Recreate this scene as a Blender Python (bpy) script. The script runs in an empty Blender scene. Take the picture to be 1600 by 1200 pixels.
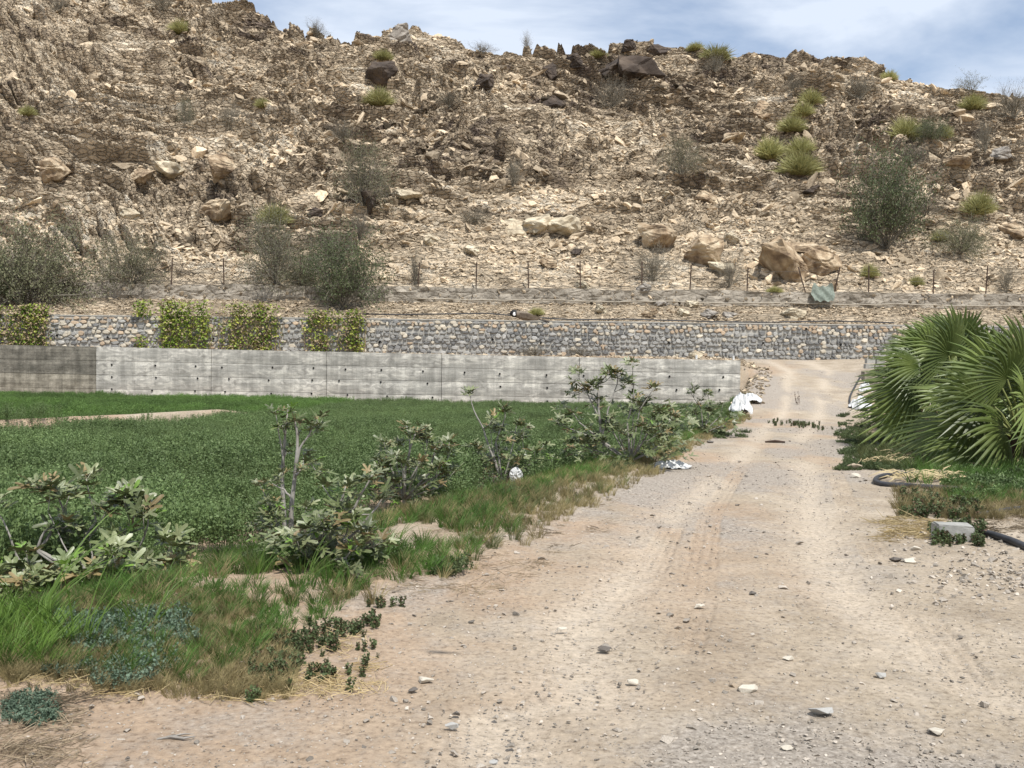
import bpy, bmesh, math, random
import numpy as np
from mathutils import Vector, Matrix, Euler

# ------------------------------------------------------------------ camera, sky, sun, exposure
scn = bpy.context.scene
COL = scn.collection
FPX = 1500.0                      # focal length in photo pixels (photo 1600 wide)
CAM = Vector((0, 0, 1.6))
PITCH = math.atan(24 / 1500.0)
ROLL = math.radians(0.69)
cam = bpy.data.cameras.new('camera')
cam.lens = 36 * FPX / 1600
cam.sensor_width = 36
cam.clip_start = 0.1
cam.clip_end = 6000
camo = bpy.data.objects.new('camera', cam)
COL.objects.link(camo)
CR = Matrix.Rotation(math.pi / 2 - PITCH, 3, 'X') @ Matrix.Rotation(ROLL, 3, 'Z')
camo.matrix_world = Matrix.Translation(CAM) @ CR.to_4x4()
scn.camera = camo
scn.view_settings.view_transform = 'Standard'
scn.view_settings.look = 'None'
scn.view_settings.exposure = 0.08
scn.view_settings.gamma = 1.0
scn.view_settings.use_curve_mapping = False

SUN_EL = math.radians(60)
SUN_AZ = math.radians(155)        # clockwise from +Y: behind the camera, to the right
w = bpy.data.worlds.new('World')
scn.world = w
w.use_nodes = True
nt = w.node_tree
nt.nodes.clear()
def wn(t): return nt.nodes.new(t)
sky = wn('ShaderNodeTexSky'); sky.sky_type = 'NISHITA'; sky.sun_disc = False
sky.sun_elevation = SUN_EL; sky.sun_rotation = SUN_AZ
sky.air_density = 1.0; sky.dust_density = 1.0; sky.ozone_density = 1.5
bg = wn('ShaderNodeBackground'); bg.inputs[1].default_value = 0.14
out = wn('ShaderNodeOutputWorld'); SKX = 0.9
tc = wn('ShaderNodeTexCoord')
mp = wn('ShaderNodeMapping'); mp.inputs['Scale'].default_value = (1, 1, 3.2); mp.inputs['Location'].default_value = (SKX, 0.2, 0.4)
nz = wn('ShaderNodeTexNoise'); nz.inputs['Scale'].default_value = 2.6; nz.inputs['Detail'].default_value = 7; nz.inputs['Roughness'].default_value = 0.52
nz.inputs['Distortion'].default_value = 0.35
rp = wn('ShaderNodeValToRGB'); rp.color_ramp.elements[0].position = 0.36; rp.color_ramp.elements[1].position = 0.53
rp.color_ramp.elements[0].color = (0.12, 0.12, 0.12, 1); rp.color_ramp.elements[1].color = (0.97, 0.97, 0.97, 1)
mx = wn('ShaderNodeMix'); mx.data_type = 'RGBA'
mx.inputs['B'].default_value = (5.4, 6.0, 6.95, 1)
L = nt.links.new
L(tc.outputs['Generated'], mp.inputs['Vector']); L(mp.outputs[0], nz.inputs['Vector']); L(nz.outputs['Fac'], rp.inputs[0])
L(rp.outputs[0], mx.inputs['Factor']); L(sky.outputs[0], mx.inputs['A']); L(mx.outputs['Result'], bg.inputs[0]); L(bg.outputs[0], out.inputs[0])

sd = bpy.data.lights.new('sun', 'SUN'); sd.energy = 4.7; sd.angle = math.radians(1.2); sd.color = (1.0, 0.965, 0.91)
so = bpy.data.objects.new('sun', sd); COL.objects.link(so)
sdir = Vector((math.sin(SUN_AZ) * math.cos(SUN_EL), math.cos(SUN_AZ) * math.cos(SUN_EL), math.sin(SUN_EL)))
so.rotation_euler = sdir.to_track_quat('Z', 'Y').to_euler()
so.location = (20, -20, 40)

rnd = random.Random(7)
rng = np.random.default_rng(11)

# ------------------------------------------------------------------ pixel -> world
def ray(px, py):
    return (CR @ Vector(((px - 800) / FPX, (600 - py) / FPX, -1))).normalized()
def P(px, py, z=0.0):
    d = ray(px, py); t = (z - CAM.z) / d.z
    return CAM + d * t
def PY(px, py, Y):
    d = ray(px, py)
    return CAM + d * (Y / d.y)
CRT = np.array(CR)
def project(x, y, z):
    v = np.stack([x, y, z - CAM.z], -1) @ CRT
    return 800 + FPX * v[..., 0] / -v[..., 2], 600 - FPX * v[..., 1] / -v[..., 2]

# ------------------------------------------------------------------ numpy noise
def h2(ix, iy, s):
    h = (ix.astype(np.int64) * 374761393 + iy.astype(np.int64) * 668265263 + s * 1442695041) & 0xFFFFFFFF
    h = ((h ^ (h >> 13)) * 1274126177) & 0xFFFFFFFF
    h = (h ^ (h >> 16))
    h = (h * 2246822519) & 0xFFFFFFFF
    return ((h ^ (h >> 15)) & 0xFFFFFF) / float(0xFFFFFF)
def vnoise(x, y, s=0):
    ix = np.floor(x); iy = np.floor(y); fx = x - ix; fy = y - iy
    fx = fx * fx * (3 - 2 * fx); fy = fy * fy * (3 - 2 * fy)
    a = h2(ix, iy, s); b = h2(ix + 1, iy, s); c = h2(ix, iy + 1, s); d = h2(ix + 1, iy + 1, s)
    return (a * (1 - fx) + b * fx) * (1 - fy) + (c * (1 - fx) + d * fx) * fy
def fbm(x, y, s=0, o=4, g=0.5):
    x = np.asarray(x, float); y = np.asarray(y, float)
    r = 0; a = 1; t = 0
    for i in range(o):
        r = r + a * vnoise(x, y, s + i * 17); t += a; a *= g
        x, y = 2.03 * (x * 0.8 - y * 0.6) + 3.1, 2.03 * (x * 0.6 + y * 0.8) + 1.7
    return r / t
def worley(x, y, s=0):
    ix = np.floor(x); iy = np.floor(y)
    F1 = np.full(x.shape, 9.0); F2 = np.full(x.shape, 9.0)
    cx = np.zeros(x.shape); cy = np.zeros(x.shape); ci = np.zeros(x.shape); cj = np.zeros(x.shape)
    for i in (-1, 0, 1):
        for j in (-1, 0, 1):
            jx = ix + i; jy = iy + j
            dx = jx + h2(jx, jy, s) - x; dy = jy + h2(jx, jy, s + 5) - y
            d = dx * dx + dy * dy
            m = d < F1
            F2 = np.where(m, F1, np.minimum(F2, d))
            F1 = np.where(m, d, F1)
            cx = np.where(m, dx, cx); cy = np.where(m, dy, cy); ci = np.where(m, jx, ci); cj = np.where(m, jy, cj)
    return np.sqrt(F1), np.sqrt(F2), cx, cy, h2(ci, cj, s + 31), h2(ci, cj, s + 47), h2(ci, cj, s + 71)
def sstep(a, b, x):
    t = np.clip((x - a) / (b - a), 0, 1)
    return t * t * (3 - 2 * t)

# ------------------------------------------------------------------ materials
def mat(name, ramp, scale=3.0, detail=6, rough=0.9, bump=0.0, bscale=40.0, mix2=None, m2scale=0.6, inst=0.0,
        attr=None, spec=0.3, trans=0.0, coords='Object', speck=None, bdist=0.01, stretch=None, objrand=0.0, dist=0.0, srot=0.0):
    """noise -> colour ramp, a second large noise towards mix2, optional bump, instance/attribute variation"""
    m = bpy.data.materials.new(name); m.use_nodes = True
    n = m.node_tree.nodes; l = m.node_tree.links.new; n.clear()
    o = n.new('ShaderNodeOutputMaterial'); b = n.new('ShaderNodeBsdfPrincipled')
    b.inputs['Roughness'].default_value = rough; b.inputs['Specular IOR Level'].default_value = spec
    t = n.new('ShaderNodeTexCoord'); vec = t.outputs[coords]
    if stretch:
        mpn = n.new('ShaderNodeMapping'); mpn.inputs['Scale'].default_value = stretch; mpn.inputs['Rotation'].default_value = (0, srot, 0); l(vec, mpn.inputs[0]); vec = mpn.outputs[0]
    nz = n.new('ShaderNodeTexNoise'); nz.inputs['Scale'].default_value = scale; nz.inputs['Detail'].default_value = detail; nz.inputs['Roughness'].default_value = 0.6; nz.inputs['Distortion'].default_value = dist
    l(vec, nz.inputs['Vector'])
    r = n.new('ShaderNodeValToRGB'); el = r.color_ramp.elements
    for i, (p, c) in enumerate(ramp):
        e = el[i] if i < 2 else el.new(p)
        e.position = p; e.color = (*c, 1)
    fac = nz.outputs['Fac']
    if attr:
        a = n.new('ShaderNodeAttribute'); a.attribute_name = attr
        ma = n.new('ShaderNodeMath'); ma.operation = 'MULTIPLY_ADD'; ma.inputs[1].default_value = 0.35
        l(nz.outputs['Fac'], ma.inputs[0]); 
        sb = n.new('ShaderNodeMath'); sb.operation = 'SUBTRACT'; sb.inputs[1].default_value = 0.175
        l(a.outputs['Fac'], sb.inputs[0]); l(sb.outputs[0], ma.inputs[2]); fac = ma.outputs[0]
    l(fac, r.inputs[0]); col = r.outputs[0]
    if mix2:
        n2 = n.new('ShaderNodeTexNoise'); n2.inputs['Scale'].default_value = m2scale; n2.inputs['Detail'].default_value = 5
        l(vec, n2.inputs['Vector'])
        r2 = n.new('ShaderNodeValToRGB'); r2.color_ramp.elements[0].position = 0.45; r2.color_ramp.elements[1].position = 0.62
        l(n2.outputs['Fac'], r2.inputs[0])
        mxx = n.new('ShaderNodeMix'); mxx.data_type = 'RGBA'; mxx.inputs['B'].default_value = (*mix2, 1)
        l(r2.outputs[0], mxx.inputs['Factor']); l(col, mxx.inputs['A']); col = mxx.outputs['Result']
    if inst or objrand:
        if inst:
            a = n.new('ShaderNodeAttribute'); a.attribute_type = 'INSTANCER'; a.attribute_name = 'tone'; src = a.outputs['Fac']
        else:
            a = n.new('ShaderNodeObjectInfo'); src = a.outputs['Random']
        k = inst or objrand
        mr = n.new('ShaderNodeMapRange'); mr.inputs['To Min'].default_value = 1 - k; mr.inputs['To Max'].default_value = 1 + k
        l(src, mr.inputs['Value'])
        vm = n.new('ShaderNodeVectorMath'); vm.operation = 'SCALE'; l(col, vm.inputs[0]); l(mr.outputs[0], vm.inputs['Scale']); col = vm.outputs[0]
    l(col, b.inputs['Base Color'])
    if bump:
        nb = n.new('ShaderNodeTexNoise'); nb.inputs['Scale'].default_value = bscale; nb.inputs['Detail'].default_value = 8; nb.inputs['Roughness'].default_value = 0.7
        l(vec, nb.inputs['Vector'])
        bp = n.new('ShaderNodeBump'); bp.inputs['Strength'].default_value = bump; bp.inputs['Distance'].default_value = bdist
        l(nb.outputs['Fac'], bp.inputs['Height']); l(bp.outputs[0], b.inputs['Normal'])
    if trans:
        tr = n.new('ShaderNodeBsdfTranslucent'); l(col, tr.inputs[0])
        ms = n.new('ShaderNodeMixShader'); ms.inputs[0].default_value = trans
        l(b.outputs[0], ms.inputs[1]); l(tr.outputs[0], ms.inputs[2]); l(ms.outputs[0], o.inputs[0])
    else:
        l(b.outputs[0], o.inputs[0])
    return m

M = {}
# hill rock, vertex attribute 'tone' picks dark varnish .. cream rock
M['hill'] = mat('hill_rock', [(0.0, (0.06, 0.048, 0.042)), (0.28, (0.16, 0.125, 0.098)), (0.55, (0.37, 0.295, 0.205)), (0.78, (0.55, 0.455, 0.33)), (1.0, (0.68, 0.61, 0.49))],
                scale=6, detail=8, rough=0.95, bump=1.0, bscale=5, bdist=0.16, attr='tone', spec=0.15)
M['rubble'] = mat('hill_rubble', [(0.25, (0.22, 0.17, 0.12)), (0.5, (0.38, 0.305, 0.212)), (0.8, (0.57, 0.475, 0.345))], scale=5, rough=0.95, inst=0.85, spec=0.15, bump=0.6, bscale=12, bdist=0.05)
M['boulder_tan'] = mat('boulder_tan', [(0.34, (0.15, 0.105, 0.07)), (0.5, (0.36, 0.27, 0.175)), (0.66, (0.55, 0.45, 0.315))], scale=2.2, rough=0.95, bump=0.9, bscale=4, bdist=0.12, spec=0.15)
M['boulder_cream'] = mat('boulder_cream', [(0.3, (0.30, 0.24, 0.165)), (0.5, (0.52, 0.445, 0.32)), (0.7, (0.66, 0.585, 0.44))], scale=2.2, rough=0.95, bump=0.7, bscale=4, bdist=0.1, spec=0.15)
M['boulder_dark'] = mat('boulder_dark', [(0.25, (0.035, 0.028, 0.024)), (0.5, (0.075, 0.058, 0.046)), (0.8, (0.17, 0.13, 0.095))], scale=1.6, rough=0.9, bump=0.9, bscale=4, bdist=0.12, spec=0.25)
M['boulder_grey'] = mat('boulder_grey', [(0.25, (0.18, 0.16, 0.14)), (0.5, (0.32, 0.29, 0.25)), (0.8, (0.48, 0.44, 0.38))], scale=1.8, rough=0.9, bump=0.8, bscale=5, bdist=0.08, spec=0.2)
M['pebble'] = mat('pebble', [(0.3, (0.26, 0.22, 0.18)), (0.7, (0.48, 0.43, 0.36))], scale=8, rough=0.9, inst=0.6, spec=0.2)
M['dirt'] = mat('dirt', [(0.3, (0.26, 0.185, 0.12)), (0.5, (0.37, 0.275, 0.185)), (0.7, (0.46, 0.36, 0.255))], scale=2.2, detail=9, rough=1.0, bump=0.8, bscale=45, bdist=0.012,
                mix2=(0.33, 0.22, 0.135), m2scale=0.5, spec=0.1)
M['concrete'] = mat('concrete', [(0.30, (0.31, 0.29, 0.255)), (0.44, (0.47, 0.445, 0.395)), (0.50, (0.57, 0.54, 0.48)), (0.54, (0.64, 0.605, 0.53)), (0.66, (0.76, 0.72, 0.63))], scale=1.5, detail=10, rough=0.85, bump=0.5, bscale=9, bdist=0.03, mix2=(0.42, 0.40, 0.355), m2scale=0.9, stretch=(1, 1, 2.6), srot=0.5, dist=1.3, spec=0.2, objrand=0.07)
M['plaster'] = mat('old_plaster', [(0.3, (0.15, 0.14, 0.115)), (0.5, (0.24, 0.22, 0.18)), (0.7, (0.34, 0.31, 0.255))], scale=2.0, detail=9, rough=0.95, bump=0.8, bscale=6, bdist=0.04, stretch=(1, 1, 1.3), spec=0.15)
M['plaster_low'] = mat('pale_plaster', [(0.3, (0.22, 0.195, 0.15)), (0.5, (0.35, 0.315, 0.25)), (0.7, (0.48, 0.43, 0.345))], scale=2.2, detail=9, rough=0.95, bump=0.8, bscale=6, bdist=0.04, stretch=(1, 1, 1.2), spec=0.15)
M['mortar'] = mat('mortar', [(0.3, (0.29, 0.28, 0.25)), (0.7, (0.46, 0.44, 0.395))], scale=3, rough=0.95, bump=0.6, bscale=20, bdist=0.02, spec=0.15)
M['curb'] = mat('rough_kerb', [(0.34, (0.19, 0.165, 0.13)), (0.46, (0.30, 0.265, 0.215)), (0.65, (0.40, 0.355, 0.29))], scale=1.6, dist=.8, rough=0.95, bump=1.0, bscale=5, bdist=0.1, spec=0.15)
M['st_grey'] = mat('stone_grey', [(0.3, (0.27, 0.265, 0.25)), (0.7, (0.42, 0.41, 0.38))], scale=5, rough=0.85, objrand=0.3, bump=0.4, bscale=15, bdist=0.02)
M['st_dark'] = mat('stone_dark', [(0.3, (0.14, 0.14, 0.137)), (0.7, (0.24, 0.237, 0.228))], scale=5, rough=0.8, objrand=0.3, bump=0.4, bscale=15, bdist=0.02)
M['st_cream'] = mat('stone_cream', [(0.3, (0.50, 0.44, 0.34)), (0.7, (0.66, 0.60, 0.49))], scale=5, rough=0.85, objrand=0.2, bump=0.4, bscale=15, bdist=0.02)
M['st_orange'] = mat('stone_orange', [(0.3, (0.42, 0.31, 0.21)), (0.7, (0.54, 0.43, 0.31))], scale=5, rough=0.85, objrand=0.25, bump=0.4, bscale=15, bdist=0.02)
M['hole'] = mat('dark_hole', [(0.3, (0.008, 0.008, 0.008)), (0.7, (0.015, 0.015, 0.015))], rough=1.0)
M['steel'] = mat('rusty_steel', [(0.3, (0.035, 0.022, 0.015)), (0.7, (0.08, 0.05, 0.035))], scale=12, rough=0.8)
M['wire'] = mat('wire', [(0.3, (0.10, 0.09, 0.08)), (0.7, (0.16, 0.15, 0.13))], scale=12, rough=0.7)
M['hose'] = mat('black_hose', [(0.3, (0.02, 0.02, 0.022)), (0.7, (0.055, 0.055, 0.06))], scale=6, rough=0.55, spec=0.4)
M['palepipe'] = mat('pale_pipe', [(0.3, (0.30, 0.26, 0.20)), (0.7, (0.45, 0.40, 0.32))], scale=3, rough=0.7)
M['plastic'] = mat('white_plastic', [(0.3, (0.62, 0.62, 0.60)), (0.7, (0.80, 0.80, 0.79))], scale=6, rough=0.5, bump=0.5, bscale=9, bdist=0.03, trans=0.15)
M['block'] = mat('grey_block', [(0.3, (0.24, 0.235, 0.215)), (0.7, (0.40, 0.39, 0.355))], scale=6, rough=0.9, bump=0.6, bscale=60, bdist=0.01)
M['netting'] = mat('green_net', [(0.3, (0.16, 0.19, 0.155)), (0.7, (0.30, 0.34, 0.29))], scale=9, rough=0.8, trans=0.2)
# plants
M['alfalfa'] = mat('alfalfa', [(0.3, (0.09, 0.14, 0.046)), (0.7, (0.165, 0.225, 0.085))], scale=3, rough=0.6, inst=0.5, trans=0.22, spec=0.35)
M['alfalfa_far'] = mat('alfalfa_bright', [(0.3, (0.08, 0.15, 0.034)), (0.7, (0.14, 0.225, 0.055))], scale=3, rough=0.6, inst=0.35, trans=0.22, spec=0.35)
M['grass_green'] = mat('grass_green', [(0.3, (0.055, 0.125, 0.022)), (0.7, (0.115, 0.20, 0.04))], scale=3, rough=0.6, inst=0.4, trans=0.3)
M['grass_dry'] = mat('grass_dry', [(0.3, (0.20, 0.165, 0.075)), (0.7, (0.34, 0.28, 0.14))], scale=3, rough=0.8, inst=0.4, trans=0.2)
M['grass_mix'] = mat('grass_mixed', [(0.3, (0.09, 0.115, 0.04)), (0.7, (0.17, 0.18, 0.07))], scale=3, rough=0.7, inst=0.4, trans=0.25)
M['reed'] = mat('tall_grass', [(0.3, (0.11, 0.20, 0.03)), (0.7, (0.20, 0.32, 0.06))], scale=3, rough=0.55, inst=0.3, trans=0.3, spec=0.4)
M['bluegreen'] = mat('blue_green_weed', [(0.3, (0.10, 0.155, 0.10)), (0.7, (0.18, 0.24, 0.165))], scale=3, rough=0.6, inst=0.3, trans=0.2)
M['weed'] = mat('dark_weed', [(0.3, (0.06, 0.085, 0.035)), (0.7, (0.12, 0.155, 0.06))], scale=3, rough=0.6, trans=0.2, objrand=0.3)
M['weed_tip'] = mat('brown_weed', [(0.3, (0.09, 0.055, 0.035)), (0.7, (0.16, 0.10, 0.06))], scale=3, rough=0.7, trans=0.1)
M['straw'] = mat('straw', [(0.3, (0.40, 0.31, 0.16)), (0.7, (0.58, 0.47, 0.27))], scale=4, rough=0.8, inst=0.2)
M['litter'] = mat('brown_litter', [(0.3, (0.22, 0.17, 0.11)), (0.7, (0.36, 0.29, 0.20))], scale=4, rough=0.9, inst=0.4)
M['fig_leaf'] = mat('fig_leaf_dusty', [(0.3, (0.075, 0.10, 0.035)), (0.7, (0.15, 0.175, 0.072))], scale=7, rough=0.42, trans=0.12, spec=0.6, objrand=0.4, bump=0.3, bscale=40, bdist=0.004)
M['fig_leaf_pale'] = mat('fig_leaf_pale', [(0.3, (0.135, 0.155, 0.07)), (0.7, (0.235, 0.25, 0.13))], scale=7, rough=0.4, trans=0.1, spec=0.6, objrand=0.3, bump=0.3, bscale=40, bdist=0.004)
M['fig_leaf_brown'] = mat('fig_leaf_brown', [(0.3, (0.16, 0.12, 0.05)), (0.7, (0.26, 0.20, 0.10))], scale=7, rough=0.5, trans=0.15, spec=0.4, objrand=0.3)
M['fig_leaf_new'] = mat('fig_leaf_young', [(0.3, (0.12, 0.22, 0.03)), (0.7, (0.20, 0.33, 0.06))], scale=7, rough=0.45, trans=0.3, spec=0.5, objrand=0.2)
M['bark'] = mat('grey_bark', [(0.3, (0.16, 0.145, 0.125)), (0.5, (0.29, 0.27, 0.24)), (0.8, (0.42, 0.40, 0.36))], scale=9, rough=0.85, bump=0.5, bscale=30, bdist=0.01)
M['palm_blade'] = mat('palm_blade', [(0.3, (0.08, 0.12, 0.026)), (0.7, (0.19, 0.235, 0.068))], scale=2.5, rough=0.42, trans=0.28, spec=0.5, objrand=0.4)
M['palm_dry'] = mat('palm_dry_leaf', [(0.3, (0.26, 0.20, 0.11)), (0.7, (0.42, 0.34, 0.21))], scale=2.5, rough=0.7, trans=0.15)
M['petiole'] = mat('petiole', [(0.3, (0.13, 0.15, 0.045)), (0.7, (0.22, 0.24, 0.08))], scale=4, rough=0.5)
M['palm_trunk'] = mat('palm_trunk', [(0.3, (0.05, 0.032, 0.02)), (0.7, (0.14, 0.095, 0.06))], scale=9, rough=0.95, bump=1, bscale=12, bdist=0.05)
M['tussock'] = mat('tussock', [(0.3, (0.27, 0.265, 0.10)), (0.7, (0.44, 0.42, 0.19))], scale=1.5, rough=0.75, trans=0.2, objrand=0.2)
M['twig'] = mat('grey_twigs', [(0.3, (0.13, 0.115, 0.085)), (0.7, (0.23, 0.205, 0.16))], scale=3, rough=0.9, objrand=0.2)
M['leaf_greygreen'] = mat('grey_green_leaf', [(0.3, (0.11, 0.115, 0.06)), (0.7, (0.20, 0.20, 0.115))], scale=2, rough=0.7, trans=0.15, objrand=0.2)
M['leaf_dark'] = mat('dark_green_leaf', [(0.3, (0.06, 0.08, 0.035)), (0.7, (0.13, 0.155, 0.07))], scale=2, rough=0.6, trans=0.15, objrand=0.2)
M['leaf_vine'] = mat('vine_leaf', [(0.3, (0.09, 0.16, 0.025)), (0.5, (0.22, 0.30, 0.045)), (0.65, (0.50, 0.50, 0.12))], scale=2.2, rough=0.5, trans=0.25)
M['leaf_vine_dead'] = mat('dead_vine', [(0.3, (0.20, 0.145, 0.085)), (0.7, (0.42, 0.33, 0.20))], scale=3, rough=0.8)

M['s_cream'] = mat('small_cream_stone', [(0.3, (0.44, 0.39, 0.31)), (0.7, (0.62, 0.57, 0.48))], scale=14, rough=.9, bump=.5, bscale=60, bdist=.005)
M['s_grey'] = mat('small_grey_stone', [(0.3, (0.30, 0.29, 0.27)), (0.7, (0.46, 0.45, 0.42))], scale=14, rough=.9, bump=.5, bscale=60, bdist=.005)
M['s_tan'] = mat('small_tan_stone', [(0.3, (0.27, 0.21, 0.15)), (0.7, (0.42, 0.34, 0.25))], scale=14, rough=.9, bump=.5, bscale=60, bdist=.005)
M['s_dark'] = mat('small_dark_stone', [(0.3, (0.09, 0.08, 0.07)), (0.7, (0.17, 0.15, 0.13))], scale=14, rough=.9, bump=.5, bscale=60, bdist=.005)
def add_cracks(m, scale, stretch, amt, dist, tint=0.3):
    n = m.node_tree.nodes; l = m.node_tree.links.new; b = [q for q in n if q.type == 'BSDF_PRINCIPLED'][0]
    t = n.new('ShaderNodeTexCoord'); mp_ = n.new('ShaderNodeMapping'); mp_.inputs['Scale'].default_value = stretch; mp_.inputs['Rotation'].default_value = (0, 0.45, 0)
    nn = n.new('ShaderNodeTexNoise'); nn.inputs['Scale'].default_value = scale * .35; nn.inputs['Detail'].default_value = 4
    vm1 = n.new('ShaderNodeVectorMath'); vm1.operation = 'MULTIPLY_ADD'; vm1.inputs[1].default_value = (1.3 / scale,) * 3
    l(t.outputs['Object'], nn.inputs[0]); l(nn.outputs['Color'], vm1.inputs[0]); l(t.outputs['Object'], vm1.inputs[2]); l(vm1.outputs[0], mp_.inputs[0])
    v = n.new('ShaderNodeTexVoronoi'); v.feature = 'DISTANCE_TO_EDGE'; v.inputs['Scale'].default_value = scale; l(mp_.outputs[0], v.inputs['Vector'])
    v2 = n.new('ShaderNodeTexVoronoi'); v2.inputs['Scale'].default_value = scale; l(mp_.outputs[0], v2.inputs['Vector'])
    r = n.new('ShaderNodeMapRange'); r.inputs['From Max'].default_value = .14; l(v.outputs['Distance'], r.inputs[0])
    sc = n.new('ShaderNodeSeparateColor'); l(v2.outputs['Color'], sc.inputs[0])
    r2 = n.new('ShaderNodeMapRange'); r2.inputs['To Min'].default_value = 1 - tint; r2.inputs['To Max'].default_value = 1 + tint; l(sc.outputs[0], r2.inputs[0])
    lk = b.inputs['Base Color'].links[0].from_socket
    vm = n.new('ShaderNodeVectorMath'); vm.operation = 'SCALE'; l(lk, vm.inputs[0]); l(r2.outputs[0], vm.inputs['Scale']); l(vm.outputs[0], b.inputs['Base Color'])
    ad = n.new('ShaderNodeMath'); ad.operation = 'MULTIPLY_ADD'; ad.inputs[1].default_value = .8; l(sc.outputs[1], ad.inputs[0]); l(r.outputs[0], ad.inputs[2])
    bp = n.new('ShaderNodeBump'); bp.inputs['Strength'].default_value = amt; bp.inputs['Distance'].default_value = dist; l(ad.outputs[0], bp.inputs['Height'])
    if b.inputs['Normal'].links: l(b.inputs['Normal'].links[0].from_socket, bp.inputs['Normal'])
    l(bp.outputs[0], b.inputs['Normal'])
def add_streaks(m, k=.3):
    n = m.node_tree.nodes; l = m.node_tree.links.new; b = [q for q in n if q.type == 'BSDF_PRINCIPLED'][0]
    t = n.new('ShaderNodeTexCoord'); lk = b.inputs['Base Color'].links[0].from_socket
    for sc_, st, lo, hi in ((1.0, (3.2, 3.2, .35), .42, .60), (1.0, (.25, .25, 7.0), .40, .62), (30, (1, 1, 1), .35, .6)):
        mp_ = n.new('ShaderNodeMapping'); mp_.inputs['Scale'].default_value = st; l(t.outputs['Object'], mp_.inputs[0])
        z_ = n.new('ShaderNodeTexNoise'); z_.inputs['Scale'].default_value = sc_; z_.inputs['Detail'].default_value = 6; z_.inputs['Roughness'].default_value = .65; l(mp_.outputs[0], z_.inputs[0])
        r_ = n.new('ShaderNodeMapRange'); r_.inputs['From Min'].default_value = lo; r_.inputs['From Max'].default_value = hi; r_.inputs['To Min'].default_value = 1 - k; r_.inputs['To Max'].default_value = 1.06
        l(z_.outputs['Fac'], r_.inputs[0]); v_ = n.new('ShaderNodeVectorMath'); v_.operation = 'SCALE'; l(lk, v_.inputs[0]); l(r_.outputs[0], v_.inputs['Scale']); lk = v_.outputs[0]
    l(lk, b.inputs['Base Color'])
add_streaks(M['concrete'], .20); add_streaks(M['plaster'], .28); add_streaks(M['plaster_low'], .28)
add_cracks(M['hill'], 1.9, (.7, 1.2, 2.0), 1.0, .16, .26)
for k_ in ('boulder_tan', 'boulder_cream', 'boulder_dark', 'boulder_grey'): add_cracks(M[k_], 0.9, (.6, 1, 2.4), .9, .12, .14)
add_cracks(M['curb'], 1.6, (.8, 1, 1.5), .6, .05, .12)

# ------------------------------------------------------------------ mesh helpers
class Geo:
    def __init__(s): s.v = []; s.f = []; s.m = []
    def add(s, vs, fs, mi=0):
        k = len(s.v); s.v.extend([tuple(p) for p in vs]); s.f.extend([tuple(k + i for i in f) for f in fs]); s.m.extend([mi] * len(fs))
def mesh_of(name, g, mats, smooth=False):
    me = bpy.data.meshes.new(name); me.from_pydata(g.v, [], g.f)
    for m in mats: me.materials.append(m)
    if len(mats) > 1: me.polygons.foreach_set('material_index', g.m)
    if smooth: me.polygons.foreach_set('use_smooth', [True] * len(g.f))
    me.update(); return me
def link(name, me, parent=None, loc=None, rot=None, scale=None):
    o = bpy.data.objects.new(name, me); COL.objects.link(o)
    if parent: o.parent = parent
    if loc is not None: o.location = loc
    if rot is not None: o.rotation_euler = rot
    if scale is not None: o.scale = (scale,) * 3 if isinstance(scale, (int, float)) else scale
    return o
def tag(o, label, cat, group=None, kind=None):
    if label: o['label'] = label
    if cat: o['category'] = cat
    if group: o['group'] = group
    if kind: o['kind'] = kind
    return o
def tube(g, pts, radii, n=6, mi=0, cap=True):
    pts = [Vector(p) for p in pts]; base = len(g.v); rings = []
    ref = Vector((0.31, 0.17, 0.93))
    for i, p in enumerate(pts):
        d = (pts[min(i + 1, len(pts) - 1)] - pts[max(i - 1, 0)]).normalized()
        if abs(d.dot(ref)) > 0.97: ref = Vector((1, 0.2, 0.1))
        a = d.cross(ref).normalized(); b = d.cross(a)
        rings.append([p + (a * math.cos(t) + b * math.sin(t)) * radii[i] for t in [2 * math.pi * k / n for k in range(n)]])
    vs = [v for r in rings for v in r]; fs = []
    for i in range(len(pts) - 1):
        for k in range(n):
            fs.append((i * n + k, i * n + (k + 1) % n, (i + 1) * n + (k + 1) % n, (i + 1) * n + k))
    if cap: fs.append(tuple(range(n - 1, -1, -1))); fs.append(tuple((len(pts) - 1) * n + k for k in range(n)))
    g.add(vs, fs, mi)
def ribbon(g, p0, p1, w0, w1, side, mi=0):
    s = Vector(side)
    g.add([p0 - s * w0, p0 + s * w0, p1 + s * w1, p1 - s * w1], [(0, 1, 2, 3)], mi)
def box(g, c, s, rz=0, mi=0, jit=0):
    R = Matrix.Rotation(rz, 3, 'Z'); vs = []
    for z in (-.5, .5):
        for x, y in ((-.5, -.5), (.5, -.5), (.5, .5), (-.5, .5)):
            vs.append(R @ Vector((x * s[0], y * s[1], z * s[2])) + Vector(c) + Vector([rnd.uniform(-jit, jit) for _ in range(3)]))
    g.add(vs, [(3, 2, 1, 0), (4, 5, 6, 7), (0, 1, 5, 4), (1, 2, 6, 5), (2, 3, 7, 6), (3, 0, 4, 7)], mi)
def rvec(r=rnd):
    while True:
        v = Vector((r.uniform(-1, 1), r.uniform(-1, 1), r.uniform(-1, 1)))
        if 0.1 < v.length < 1: return v.normalized()
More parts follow.
